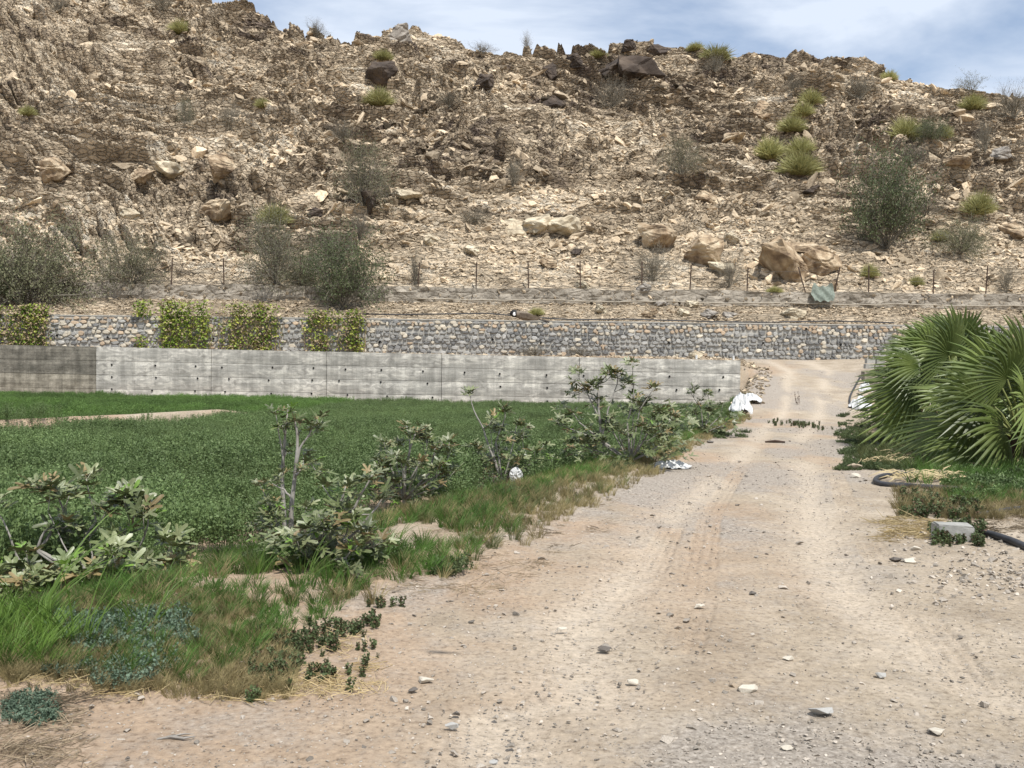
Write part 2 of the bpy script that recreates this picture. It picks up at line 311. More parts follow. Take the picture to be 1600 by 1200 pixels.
def hull_rock(seed, n=14, sx=1, sy=1, sz=1, detail=0, rough=0.07, name='rock', blocky=False):
    """an angular stone: hull of random points, optionally subdivided and roughened; radius about 1"""
    r = random.Random(seed); bm = bmesh.new()
    for i in range(n):
        v = rvec(r)
        if blocky: v = v / (abs(v.x) ** 5 + abs(v.y) ** 5 + abs(v.z) ** 5) ** .2 * .86
        v = v * r.uniform(0.8, 1.05)
        bm.verts.new((v.x * sx, v.y * sy, v.z * sz))
    bmesh.ops.convex_hull(bm, input=bm.verts[:])
    bmesh.ops.delete(bm, geom=[v for v in bm.verts if not v.link_faces], context='VERTS')
    if detail:
        bmesh.ops.bevel(bm, geom=bm.edges[:], offset=0.025, segments=1, affect='EDGES', profile=0.6)
        bmesh.ops.triangulate(bm, faces=bm.faces[:])
        bmesh.ops.subdivide_edges(bm, edges=bm.edges[:], cuts=detail, use_grid_fill=True)
        from mathutils import noise as mn
        off = Vector((seed * 1.7, seed * 0.9, 0))
        for v in bm.verts:
            q = v.co.copy(); q.z *= 2.2
            k = mn.fractal(q * 1.8 + off, 0.9, 2.0, 4) * rough * 2
            v.co += v.co.normalized() * k + Vector((0, 0, 0))
    bm.normal_update()
    me = bpy.data.meshes.new(name); bm.to_mesh(me); bm.free()
    return me
def geo_from_mesh(me, mi=0):
    g = Geo(); g.v = [tuple(v.co) for v in me.vertices]; g.f = [tuple(p.vertices) for p in me.polygons]; g.m = [mi] * len(g.f); return g
def grid_mesh(name, X, Y, Z, material, attrs=None, smooth=True):
    nr, nc = X.shape
    me = bpy.data.meshes.new(name)
    co = np.stack([X, Y, Z], -1).reshape(-1, 3).astype(np.float32)
    i = np.arange(nr * nc).reshape(nr, nc)
    q = np.stack([i[:-1, :-1], i[:-1, 1:], i[1:, 1:], i[1:, :-1]], -1).reshape(-1, 4)
    me.vertices.add(len(co)); me.vertices.foreach_set('co', co.ravel())
    me.loops.add(q.size); me.loops.foreach_set('vertex_index', q.ravel().astype(np.int32))
    me.polygons.add(len(q)); me.polygons.foreach_set('loop_start', np.arange(0, q.size, 4, dtype=np.int32))
    me.polygons.foreach_set('use_smooth', np.full(len(q), smooth))
    me.update(calc_edges=True)
    for k, a in (attrs or {}).items():
        at = me.attributes.new(k, 'FLOAT', 'POINT'); at.data.foreach_set('value', a.ravel().astype(np.float32))
    me.materials.append(material)
    return me
def scatter(name, variants, mats, pts, rots, scl, tone, label, cat='ground cover', pick=None):
    """one 'stuff' object: geometry nodes put its own variant shapes on its own points"""
    n = len(pts); V = []; F = []; mi = []; vid = []
    for k, g in enumerate(variants):
        b = len(V); V += g.v; F += [tuple(b + i for i in f) for f in g.f]; mi += g.m; vid += [k] * len(g.v)
    nv = len(V)
    V = V + [tuple(p) for p in np.asarray(pts)]
    vid = np.array(vid + [-1] * n, np.int32)
    me = bpy.data.meshes.new(name); me.from_pydata(V, [], F)
    for m in mats: me.materials.append(m)
    me.polygons.foreach_set('material_index', mi)
    def at(k, ty, arr, prop='value'):
        a = me.attributes.new(k, ty, 'POINT'); a.data.foreach_set(prop, arr)
    at('vid', 'INT', vid)
    rr = np.zeros((nv + n, 3), np.float32); rr[nv:] = rots; at('rot', 'FLOAT_VECTOR', rr.ravel(), 'vector')
    ss = np.ones((nv + n, 3), np.float32); scl = np.asarray(scl, np.float32); ss[nv:] = scl if scl.ndim == 2 else scl[:, None]; at('scl', 'FLOAT_VECTOR', ss.ravel(), 'vector')
    tt = np.zeros(nv + n, np.float32); tt[nv:] = tone; at('tone', 'FLOAT', tt)
    pk = np.zeros(nv + n, np.int32); pk[nv:] = rng.integers(0, len(variants), n) if pick is None else pick; at('pick', 'INT', pk)
    o = link(name, me)
    ng = bpy.data.node_groups.new(name, 'GeometryNodeTree')
    ng.interface.new_socket('Geometry', in_out='INPUT', socket_type='NodeSocketGeometry')
    ng.interface.new_socket('Geometry', in_out='OUTPUT', socket_type='NodeSocketGeometry')
    N = ng.nodes.new; K = ng.links.new
    gi = N('NodeGroupInput'); go = N('NodeGroupOutput')
    def attr(nm, ty):
        a = N('GeometryNodeInputNamedAttribute'); a.data_type = ty; a.inputs['Name'].default_value = nm
        return a.outputs['Attribute']
    va = attr('vid', 'INT')
    def sep(k):
        c = N('FunctionNodeCompare'); c.data_type = 'INT'; c.operation = 'EQUAL'; K(va, c.inputs[2]); c.inputs[3].default_value = k
        s = N('GeometryNodeSeparateGeometry'); s.domain = 'POINT'; K(gi.outputs[0], s.inputs[0]); K(c.outputs[0], s.inputs[1]); return s.outputs[0]
    g2i = N('GeometryNodeGeometryToInstance')
    for k in range(len(variants)): K(sep(k), g2i.inputs[0])
    iop = N('GeometryNodeInstanceOnPoints'); K(sep(-1), iop.inputs['Points']); K(g2i.outputs[0], iop.inputs['Instance'])
    iop.inputs['Pick Instance'].default_value = True
    K(attr('pick', 'INT'), iop.inputs['Instance Index'])
    e = N('FunctionNodeEulerToRotation'); K(attr('rot', 'FLOAT_VECTOR'), e.inputs[0]); K(e.outputs[0], iop.inputs['Rotation'])
    K(attr('scl', 'FLOAT_VECTOR'), iop.inputs['Scale']); K(iop.outputs[0], go.inputs[0])
    md = o.modifiers.new('scatter', 'NODES'); md.node_group = ng
    return tag(o, label, cat, kind='stuff')

# ------------------------------------------------------------------ terrain functions
def curve(pts):                                         # pixel points on z=0 -> x as function of y
    q = sorted([(P(a, b).y, P(a, b).x) for a, b in pts])
    return [a for a, _ in q], [b for _, b in q]
LY, LX = curve([(1168, 655), (1060, 715), (960, 772), (860, 822), (710, 905), (560, 950), (440, 1000), (330, 1090), (60, 1110)])
RY, RX = curve([(1312, 655), (1330, 728), (1370, 775), (1440, 830), (1570, 915)])
LY += [40, 46, 80]; LX += [10.0, 11.9, 11.9]; LY = [0] + LY; LX = [-1.6] + LX
RY += [40, 46, 80]; RX += [14.2, 16.5, 16.5]; RY = [0] + RY; RX = [4.4] + RX
def xL(y): return np.interp(y, LY, LX)
def xR(y): return np.interp(y, RY, RX)
def vw(y): return np.interp(y, [0, 8, 11.5, 18, 25, 34], [2.7, 2.7, 2.3, 1.0, 0.7, 0.9])      # verge width left of the road
def wallY(x): return np.where(x < 11.0, 46 + (11.0 - x) / 37.9 * 5, np.where(x < 16.1, 46, 44))
def walltop(x): return 2.03 + np.clip(11.0 - x, -5, 60) / 37.9 * 0.42
FZ = -0.25
def gz(x, y):
    """smooth ground height"""
    x = np.asarray(x, float); y = np.asarray(y, float)
    dl = xL(y) - x; dr = x - xR(y); W = vw(y)
    ramp = sstep(33, 52, y) * 0.35 * 2.3 + np.clip((y - 34) / 18, 0, 1) * 0.65 * 2.3
    left = FZ * sstep(0, 1, (dl - 0.55 * W) / (0.6 * W)) + 0.10 * np.exp(-((dl - 0.45 * W) / (0.3 * W)) ** 2)
    side = np.clip(np.maximum(dl, dr - 0.2) / 1.4, 0, 1)
    low = np.where(dl > 0, left, 0.03 * sstep(0, 1, dr))
    z = ramp * (1 - side) + low
    bund = (xL(y) - x > 3) * 0.47 * np.exp(-((y - (23 + 2 * np.clip(x + 12.3, -3, 9))) / .75) ** 4) * sstep(-7.3, -9.2, x)
    z = z + bund
    wy = wallY(x)
    terr = walltop(x) - 0.08 + (2.42 - walltop(x)) * np.clip((y - wy) / (52 - wy), 0, 1)
    sidet = np.clip(np.maximum(dl, dr) / 1.2, 0, 1)
    zt = ramp * (1 - sidet) + terr * sidet
    up = (y > wy + 0.18)
    z = np.where(up & ((x < 11.9) | (x > 16.1)), zt, z)
    return z + 0.035 * (fbm(x * 0.5, y * 0.5, 3, 3) - 0.5) + 0.05 * (fbm(x * 0.13, y * 0.13, 9, 2) - 0.5)
def G(px, py, dz=0.0):
    """point on the ground seen at a pixel"""
    d = ray(px, py); ts = np.linspace(2.0, 60, 3000) / d.y
    X = d.x * ts; Y = d.y * ts; Z = CAM.z + d.z * ts
    i = np.argmax(Z < gz(X, Y) + 1e-4)
    return Vector((X[i], Y[i], float(gz(X[i], Y[i])) + dz))
def gpt(x, y, dz=0.0): return Vector((x, y, float(gz(x, y)) + dz))

# ------------------------------------------------------------------ ground sheet
NC, NR = 760, 560
u = np.concatenate([np.linspace(-2.4, -0.64, 24, endpoint=False), np.linspace(-0.64, 0.64, NC - 48), np.linspace(0.64, 2.4, 25)[1:]])
v = np.concatenate([np.array([0.4, 1.0, 1.8]), np.exp(np.linspace(math.log(3.2), math.log(46.0), NR)), [46.04, 46.3, 46.6, 47, 47.6, 48.5, 49.5, 50.5, 51.5, 52.3, 54]])
uw = np.array([-2.4, -0.56, 11.0 / 46, 16.0 / 46, 16.2 / 44, 2.4]); yw = np.array([0.0] * 6)
for i, uu in enumerate(uw):
    yy = 46.0
    for _ in range(30): yy = float(wallY(np.array(min(max(uu * yy, -60), 60))))
    yw[i] = yy
YW = np.interp(u, uw, yw)
U, Vv = np.meshgrid(u, v)
GY = np.where(Vv <= 46.6, Vv * (1 + (YW[None, :] / 46 - 1) * sstep(10, 46, Vv)), 0)
GY = np.where(Vv > 46.6, YW[None, :] + 0.6 + (Vv - 46.6) / (54 - 46.6) * (54 - YW[None, :] - 0.6), GY)
GX = U * GY
GZ = gz(GX, GY)
onroad = sstep(-0.5, 0.2, GX - xL(GY)) * sstep(-0.5, 0.2, xR(GY) - GX)
near = sstep(40, 10, GY)
GZ += near * (0.016 * (fbm(GX * 3, GY * 3, 21, 4) - 0.5) + 0.012 * (fbm(GX * 11, GY * 11, 22, 3) - 0.5))
GZ += (1 - onroad) * near * 0.05 * (fbm(GX * 2.2, GY * 2.2, 25, 3) - 0.5)
# wheel tracks pressed into the road, with lug marks
def track(x, y, pts, w0=0.12):
    yy = [p[1] for p in pts]; xx = [p[0] for p in pts]
    c = np.interp(y, yy, xx); d = (x - c) / w0
    m = np.clip(1.25 - np.abs(d), 0, 0.3) / 0.3 * (y > yy[0]) * (y < yy[-1])
    lug = 0.5 + 0.5 * np.sin(2 * math.pi * (y / 0.085 + np.abs(d) * 0.8)); rib = np.cos(d * 9)
    return -0.012 * m + m * 0.009 * lug * 0.5 + m * 0.004 * rib, m
def tp(l): return sorted([(P(a, b).x, P(a, b).y) for a, b in l], key=lambda t: t[1])
TRK = [tp([(1060, 1020), (1090, 940), (1098, 870), (1110, 800), (1150, 740), (1195, 690), (1215, 660)]), tp([(1530, 1080), (1430, 950), (1360, 850), (1320, 780), (1300, 720)]),
       tp([(840, 1199), (940, 1000), (1010, 900), (1050, 820)])]
TM = 0
for tr in TRK:
    dz, m = track(GX, GY, tr); fade = fbm(GX * 0.7, GY * 0.7, 40, 2); GZ += dz * sstep(0.35, 0.55, fade); TM = np.maximum(TM, m * sstep(0.3, 0.6, fade))
grav = sstep(0.38, 0.60, fbm(GX * 0.55 + 3, GY * 0.38, 77, 4)) * onroad                      # grey gravelly patches
wheel = 0
for off, wd_ in ((.33, .13), (.72, .14)):
    c_ = xL(GY) * (1 - off) + xR(GY) * off + .12 * np.sin(GY * .35 + off * 4)
    wheel = np.maximum(wheel, np.exp(-((GX - c_) / (.30 + .0 * GY)) ** 2))
wheel = wheel * onroad * sstep(.22, .5, fbm(GX * 1.1, GY * .25, 97, 4))
GZ -= .022 * wheel * near
grav = grav * (1 - .75 * wheel)
reddish = np.clip(sstep(0.40, 0.60, fbm(GX * 0.5 + 9, GY * 0.35 + 4, 91, 4)) * sstep(3.4, 0.8, GX - xL(GY)) + .7 * sstep(.5, .64, fbm(GX * .9, GY * .16, 95, 3)) * sstep(5, 9, GY) * sstep(36, 26, GY), 0, 1)
me = grid_mesh('ground', GX, GY, GZ, None, {'gravel': np.clip(grav - TM * 0.7, 0, 1), 'red': np.clip(reddish * .8 + 0.12 * TM, 0, 1), 'wheel': wheel})
gm = bpy.data.materials.new('ground_dirt'); gm.use_nodes = True
n = gm.node_tree.nodes; l = gm.node_tree.links.new; b = n['Principled BSDF']; b.inputs['Roughness'].default_value = 1.0; b.inputs['Specular IOR Level'].default_value = 0.1
tcn = n.new('ShaderNodeTexCoord')
def noise_n(sc, det=8, ro=0.6):
    q = n.new('ShaderNodeTexNoise'); q.inputs['Scale'].default_value = sc; q.inputs['Detail'].default_value = det; q.inputs['Roughness'].default_value = ro
    l(tcn.outputs['Object'], q.inputs['Vector']); return q.outputs['Fac']
def ramp_n(f, els):
    r = n.new('ShaderNodeValToRGB')
    for i, (p, c) in enumerate(els):
        e = r.color_ramp.elements[i] if i < 2 else r.color_ramp.elements.new(p)
        e.position = p; e.color = (*c, 1)
    l(f, r.inputs[0]); return r.outputs[0]
def mix_n(f, a, c, mode='MIX'):
    q = n.new('ShaderNodeMix'); q.data_type = 'RGBA'; q.blend_type = mode
    for s, x in (('Factor', f), ('A', a), ('B', c)):
        if isinstance(x, (int, float)): q.inputs[s].default_value = x
        elif isinstance(x, tuple): q.inputs[s].default_value = (*x, 1)
        else: l(x, q.inputs[s])
    return q.outputs['Result']
def attr_n(k):
    a = n.new('ShaderNodeAttribute'); a.attribute_name = k; return a.outputs['Fac']
sand = ramp_n(noise_n(1.3), [(0.3, (0.285, 0.23, 0.168)), (0.5, (0.375, 0.308, 0.228)), (0.7, (0.475, 0.40, 0.31))])
red = ramp_n(noise_n(2.3), [(0.3, (0.32, 0.225, 0.15)), (0.7, (0.43, 0.32, 0.225))])
grv = ramp_n(noise_n(38, 4), [(0.3, (0.22, 0.19, 0.16)), (0.5, (0.325, 0.285, 0.24)), (0.7, (0.47, 0.42, 0.36))])
c1 = mix_n(attr_n('red'), sand, red)
wm_ = n.new('ShaderNodeMath'); wm_.operation = 'MULTIPLY'; wm_.inputs[1].default_value = .85; l(attr_n('wheel'), wm_.inputs[0])
c1 = mix_n(wm_.outputs[0], c1, (0.50, 0.42, 0.325))

g0 = n.new('ShaderNodeMath'); g0.operation = 'MULTIPLY_ADD'; l(noise_n(5.5, 9, .75), g0.inputs[0]); g0.inputs[1].default_value = 2.6; l(attr_n('gravel'), g0.inputs[2])
gm_ = n.new('ShaderNodeMapRange'); gm_.inputs['From Min'].default_value = 1.25; gm_.inputs['From Max'].default_value = 2.2; gm_.inputs['To Max'].default_value = .9; l(g0.outputs[0], gm_.inputs[0])
c2 = mix_n(gm_.outputs[0], c1, grv)
fine = ramp_n(noise_n(26, 6, 0.7), [(0.32, (0.52, 0.50, 0.48)), (0.46, (0.92, 0.92, 0.92)), (0.58, (1.05, 1.05, 1.05)), (0.7, (1.25, 1.25, 1.24))])
c3 = mix_n(1.0, c2, fine, 'MULTIPLY')
vo = n.new('ShaderNodeTexVoronoi'); vo.inputs['Scale'].default_value = 34; vo.inputs['Randomness'].default_value = 1; l(tcn.outputs['Object'], vo.inputs['Vector'])
vr = n.new('ShaderNodeValToRGB'); vr.color_ramp.elements[0].position = 0.10; vr.color_ramp.elements[0].color = (1, 1, 1, 1); vr.color_ramp.elements[1].position = 0.2; vr.color_ramp.elements[1].color = (0, 0, 0, 1)
l(vo.outputs['Distance'], vr.inputs[0])
vsel = n.new('ShaderNodeSeparateColor'); l(vo.outputs['Color'], vsel.inputs[0])
vth = n.new('ShaderNodeMath'); vth.operation = 'GREATER_THAN'; vth.inputs[1].default_value = 0.45; l(vsel.outputs[0], vth.inputs[0])
vm = n.new('ShaderNodeMath'); vm.operation = 'MULTIPLY'; l(vr.outputs[0], vm.inputs[0]); l(vth.outputs[0], vm.inputs[1])
vc = ramp_n(vsel.outputs[1], [(0.0, (0.16, 0.13, 0.11)), (0.5, (0.38, 0.33, 0.27)), (1.0, (0.60, 0.56, 0.49))])
c4 = mix_n(vm.outputs[0], c3, vc)
l(c4, b.inputs['Base Color'])
bp = n.new('ShaderNodeBump'); bp.inputs['Strength'].default_value = 0.9; bp.inputs['Distance'].default_value = 0.012
ad = n.new('ShaderNodeMath'); ad.operation = 'MULTIPLY_ADD'; l(vm.outputs[0], ad.inputs[0]); ad.inputs[1].default_value = 0.6; l(noise_n(48, 9, 0.75), ad.inputs[2])
l(ad.outputs[0], bp.inputs['Height']); l(bp.outputs[0], b.inputs['Normal'])
me.materials.clear(); me.materials.append(gm)
tag(link('ground', me), None, None, kind='structure')
# wide plain under and around everything
g = Geo(); g.add([(-2500, -2500, -1.2), (2500, -2500, -1.2), (2500, 2500, -1.2), (-2500, 2500, -1.2)], [(0, 1, 2, 3)])
tag(link('plain', mesh_of('plain', g, [M['dirt']])), None, None, kind='structure')

# ------------------------------------------------------------------ hillside
SKY = [(-400, -330), (0, -170), (200, -70), (300, -8), (330, 2), (352, 12), (400, 24), (440, 42), (480, 56), (520, 60), (560, 64), (595, 58), (620, 48), (650, 42), (700, 62), (730, 74), (780, 84), (850, 85),
       (920, 84), (960, 76), (1000, 68), (1030, 74), (1100, 82), (1140, 87), (1200, 86), (1270, 90), (1320, 102), (1370, 114), (1400, 122), (1450, 128), (1500, 146), (1540, 150), (1600, 152), (1800, 170), (2200, 220)]
su = []; sT = []
for a, c in SKY:
    d = ray(a, c); su.append(d.x / d.y); sT.append(d.z / d.y)
YF, ZF = 56.35, 6.25
HC, HR = 1180, 430
hu = np.concatenate([np.linspace(-1.5, -0.63, 30, endpoint=False), np.linspace(-0.63, 0.63, HC - 60), np.linspace(0.63, 1.5, 31)[1:]])
T = np.interp(hu, su, sT)
S = np.interp(hu, [-0.6, -0.25, 0.1, 0.6], [0.95, 0.80, 0.68, 0.60])
S = np.maximum(S, T + 0.12)
YR = (ZF - 1.6 - S * YF) / (T - S)
tt = np.concatenate([np.linspace(0, 1, HR), np.linspace(1.0, 2.2, 26)[1:]])
HU, TT = np.meshgrid(hu, tt)
YRg = YR[None, :] + 0 * TT; Tg = T[None, :] + 0 * TT
HY = YF + (YRg - YF) * TT
HX = HU * HY
ZR = 1.6 + Tg * YRg
tc_ = np.clip(TT, 0, 1)
prof = 0.86 * tc_ + 0.14 * tc_ ** 2
HZ = ZF + (ZR - ZF) * prof - np.clip(TT - 1, 0, 9) * (YRg - YF) * 0.30
SL = HY * 1.25                                            # distance along the slope
big = (fbm(HX * 0.09, SL * 0.06, 201, 4) - 0.5) * 3.4 * np.sin(math.pi * np.clip(TT, 0, 1)) ** 0.7
HZ += big
hpx, hpy = project(HX, HY, HZ)
def blob(cx, cy, rx, ry):
    return np.exp(-((hpx - cx) / rx) ** 2 - ((hpy - cy) / ry) ** 2)
# how rocky (blocky outcrop) against smooth scree
scree = sstep(300, 390, hpy + 60 * (fbm(hpx * 0.01, hpy * 0.01, 5, 3) - 0.5) + np.where(hpx < 560, -60, 0) * 1.0)
scree = np.clip(scree + 0.8 * blob(900, 300, 110, 25), 0, 1)
rock = 1 - 0.8 * scree
# strata direction on the slope: curves over the hill
ang = np.radians(-26 + 40 * (fbm(HX * 0.035, SL * 0.035, 61, 2) - 0.5) * 2)
wx = HX + 2.6 * (fbm(HX * 0.3, SL * 0.3, 62, 5) - 0.5); wy_ = SL + 2.6 * (fbm(HX * 0.3, SL * 0.3, 63, 5) - 0.5)
A = wx * np.cos(ang) + wy_ * np.sin(ang); B = -wx * np.sin(ang) + wy_ * np.cos(ang)
disp = np.zeros_like(HX); cellt = np.zeros_like(HX)
for (ca, cb, amp, tilt, crev, sd_, wt, rk) in ((5.0, 2.6, 1.0, 0.65, 0.2, 300, 0.24, 1), (1.7, 0.8, 0.40, 0.55, 0.14, 310, 0.36, 1), (0.75, 0.36, 0.17, 0.35, 0.07, 320, 0.42, 0.35)):
    F1, F2, cx, cy, r1, r2, r3 = worley(A / ca, B / cb, sd_)
    k = amp * (r1 - 0.35) + tilt * (cy * (0.15 + r2 * 0.9) * cb + cx * (r3 - 0.5) * ca * 0.5)
    ew = np.clip((F2 - F1) / 0.22, 0, 1)
    k = k * ew - crev * (1 - ew) ** 2
    disp += k * (rk * rock + (1 - rk))
    cellt += wt * (r3 - 0.5)
disp += 0.16 * (fbm(HX * 2.5, SL * 2.5, 401, 4) - 0.5) + 0.5 * (fbm(HX * 0.5, SL * 0.5, 403, 3) - 0.5) * rock
disp -= 1.5 * blob(262, 273, 17, 5) + .8 * blob(395, 262, 10, 4) + .5 * blob(700, 200, 40, 5) + .5 * blob(1180, 225, 30, 5) + .5 * blob(120, 300, 30, 5)
disp *= np.clip(TT / 0.03, 0, 1)
nrm = 0.62
HYd = HY - disp * nrm; HZd = HZ + disp * 0.75
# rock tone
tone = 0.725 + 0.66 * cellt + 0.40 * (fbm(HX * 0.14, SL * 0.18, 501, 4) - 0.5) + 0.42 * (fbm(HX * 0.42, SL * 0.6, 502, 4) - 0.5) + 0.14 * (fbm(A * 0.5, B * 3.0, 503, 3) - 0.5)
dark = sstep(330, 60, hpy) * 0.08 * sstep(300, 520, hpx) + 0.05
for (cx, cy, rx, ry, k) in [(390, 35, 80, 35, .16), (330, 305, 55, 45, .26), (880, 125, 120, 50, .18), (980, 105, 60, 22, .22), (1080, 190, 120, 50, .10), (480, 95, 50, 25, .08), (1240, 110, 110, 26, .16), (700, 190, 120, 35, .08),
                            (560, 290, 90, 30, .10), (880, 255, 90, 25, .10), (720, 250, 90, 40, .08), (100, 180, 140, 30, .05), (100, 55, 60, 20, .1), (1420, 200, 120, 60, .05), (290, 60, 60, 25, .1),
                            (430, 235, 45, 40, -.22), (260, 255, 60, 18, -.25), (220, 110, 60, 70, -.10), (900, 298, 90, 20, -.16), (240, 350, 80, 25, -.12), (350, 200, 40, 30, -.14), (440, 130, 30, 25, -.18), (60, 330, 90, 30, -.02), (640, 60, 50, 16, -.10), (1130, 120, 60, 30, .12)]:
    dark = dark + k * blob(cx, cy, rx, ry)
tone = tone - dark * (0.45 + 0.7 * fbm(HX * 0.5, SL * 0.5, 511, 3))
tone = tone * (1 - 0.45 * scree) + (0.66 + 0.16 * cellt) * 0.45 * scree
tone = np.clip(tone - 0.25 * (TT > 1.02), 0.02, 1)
# the bank between the stone wall and the kerb wall is the foot of the same slope
fy = np.linspace(52.25, 56.3, 26)
FXU, FYY = np.meshgrid(hu, fy)
FX = FXU * FYY
fzt = np.clip((FYY - 52.4) / 3.6, 0, 1)
FZZ = 4.16 + 0.02 * np.sin(FX) + 1.25 * fzt + 0.25 * (fbm(FX * 0.8, FYY * 0.8, 601, 4) - 0.5) * np.clip(fzt * 4, 0, 1)
FZZ = np.where(FYY < 52.35, 3.9, FZZ)
Xs = np.vstack([FX, HX]); Ys = np.vstack([FYY, HYd]); Zs = np.vstack([FZZ, HZd])
tone = np.vstack([0.60 + 0.3 * (fbm(FX * 1.5, FYY * 1.5, 611, 4) - 0.5), tone])
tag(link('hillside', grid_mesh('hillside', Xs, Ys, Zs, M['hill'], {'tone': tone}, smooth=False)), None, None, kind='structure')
uel = (Zs - 1.6) / Ys                                     # elevation tangent, for ray hits
cummax = np.maximum.accumulate(uel, axis=0)
def H(px, py):
    """point of the hillside seen at a pixel"""
    d = ray(px, py); uu = d.x / d.y; e = d.z / d.y
    c = int(np.argmin(np.abs(hu - uu)))
    r = int(np.argmax(cummax[:, c] >= e))
    if cummax[r, c] < e: r = 26 + HR - 1
    return Vector((Xs[r, c], Ys[r, c], Zs[r, c]))

# loose rocks all over the slope
rockv = []
for i in range(8):
    g = geo_from_mesh(hull_rock(900 + i, 11 + i % 4, 1, 0.75 + 0.05 * (i % 3), 0.34 + 0.06 * (i % 4)))
    rockv.append(g)
NRK = 70000
rr_ = rng.integers(30, 26 + HR + 2, NRK); cc_ = rng.integers(20, HC - 20, NRK)
P3 = np.stack([Xs[rr_, cc_], Ys[rr_, cc_], Zs[rr_, cc_]], -1)
ph = hpy[np.clip(rr_ - 26, 0, HR - 1), cc_]; pxx = hpx[np.clip(rr_ - 26, 0, HR - 1), cc_]
keepn = fbm(P3[:, 0] * 0.25, P3[:, 1] * 0.25, 71, 3)
siz = np.exp(rng.normal(-2.2, 0.52, NRK)) * np.where(keepn > 0.5, 1.35, 0.9) * (0.75 + P3[:, 1] / 250) 
siz = np.clip(siz * np.where(rng.random(NRK) < .035, 1.9, .88), 0.04, 0.9)
sc_ = scree[np.clip(rr_ - 26, 0, HR - 1), cc_]
siz *= 1 - 0.35 * sc_ * (rng.random(NRK) > 0.05)
thin_ = fbm(P3[:, 0] * 0.14 + 5, P3[:, 1] * 0.2, 79, 4)
kp = rng.random(NRK) < np.clip(.3 + 1.8 * (thin_ - .35) + .9 * sc_ - .35 * sstep(520, 330, pxx) * sstep(400, 330, ph), .10, 1)
siz = siz * np.where(kp, 1, .32); siz = np.maximum(siz, .03)
rot = np.stack([rng.normal(0.45, 0.45, NRK), rng.normal(0.35, 0.4, NRK), rng.uniform(-0.6, 0.6, NRK) + math.pi * (rng.random(NRK) > 0.5)], -1)
scl = siz[:, None] * np.stack([rng.uniform(0.8, 1.7, NRK), np.ones(NRK), rng.uniform(0.6, 1.3, NRK)], -1)
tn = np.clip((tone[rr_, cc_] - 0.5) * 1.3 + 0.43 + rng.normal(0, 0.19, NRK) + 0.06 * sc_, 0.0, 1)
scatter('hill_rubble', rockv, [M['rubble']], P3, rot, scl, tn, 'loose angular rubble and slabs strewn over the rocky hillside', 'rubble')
# rubble on the bank and on the terrace above the concrete wall
nb = 9000
bx = rng.uniform(-34, 34, nb); by = rng.uniform(52.5, 56.2, nb)
bz = 4.16 + 1.25 * np.clip((by - 52.4) / 3.6, 0, 1)
scatter('bank_rubble', rockv, [M['rubble']], np.stack([bx, by, bz + 0.03], -1), rng.uniform(-3, 3, (nb, 3)) * [0.15, 0.15, 1], np.clip(np.exp(rng.normal(-2.9, 0.5, nb)), 0.03, 0.25),
        rng.normal(0.58, 0.2, nb), 'small pale rubble on the bank above the stone wall', 'rubble')
nb = 5200
bx = rng.uniform(-30, 12.3, nb); wy0 = wallY(bx); by = wy0 + 0.42 + (51.9 - wy0 - 0.42) * rng.random(nb) ** 2
scatter('terrace_rubble', rockv, [M['rubble']], np.stack([bx, by, gz(bx, by) + 0.02], -1), rng.uniform(-3, 3, (nb, 3)) * [0.15, 0.15, 1], np.clip(np.exp(rng.normal(-2.75, 0.5, nb)), 0.03, 0.3) * np.where(bx > -8, 1, 0.6),
        rng.normal(0.52, 0.2, nb), 'loose rubble heaped on the terrace behind the concrete wall', 'rubble')

nb = 1500
bx = rng.uniform(8.5, 13.2, nb); by = rng.uniform(37, 51, nb); m_ = np.abs(bx - xL(by) + .3 + .5 * rng.random(nb)) < 1.0; bx = bx[m_]; by = by[m_]
scatter('ramp_rubble', rockv, [M['rubble']], np.stack([bx, by, gz(bx, by) + 0.02], -1), rng.uniform(-3, 3, (len(bx), 3)) * [0.2, 0.2, 1], np.clip(np.exp(rng.normal(-2.6, 0.5, len(bx))), 0.04, 0.3),
        rng.normal(0.5, 0.2, len(bx)), 'rubble spilling down beside the ramp at the wall end', 'rubble')

# ------------------------------------------------------------------ kerb wall with fence
g = Geo()
def rough_wall(name, x0, x1, yf, thick, zb, zt, material, step=0.28, nz_=5, amp=0.05, seed=1):
    xs = np.arange(x0, x1, step); g = Geo(); nx = len(xs); rows = []
    prof_ = [(0, k / nz_) for k in range(nz_ + 1)] + [(0.5, 1.0), (1.0, 1.0), (1.0, 0.0)]
    for (dy, fz) in prof_:
        for x in xs:
            zt_ = zt(x) + 0.06 * (float(fbm(np.array(x * 0.7), np.array(0.3), seed + 9, 3)) - 0.5); zb_ = zb(x)
            z = zb_ + (zt_ - zb_) * fz
            a = amp * (float(fbm(np.array(x * 1.7), np.array(z * 3.0), seed, 3)) - 0.5) * 2
            rows.append((x, yf + dy * thick + (a if dy == 0 else 0), z + (a * 0.4 if fz == 1 else 0)))
    fs = []
    for r in range(len(prof_) - 1):
        for i in range(nx - 1): fs.append((r * nx + i, r * nx + i + 1, (r + 1) * nx + i + 1, (r + 1) * nx + i))
    g.add(rows, fs); return mesh_of(name, g, [material])
kw = link('low_wall', rough_wall('low_wall', -36, 36, 56.0, 0.35, lambda x: 5.15, lambda x: 6.28 + .04 * math.sin(x * .7), M['curb'], amp=0.16, seed=12, nz_=7, step=.2))
tag(kw, 'long low rough masonry wall at the foot of the hill below the fence', 'wall')
nb = 420
bx = rng.uniform(-34, 34, nb); bz = rng.uniform(5.15, 6.2, nb); by = 55.98 - 0.0 * bx
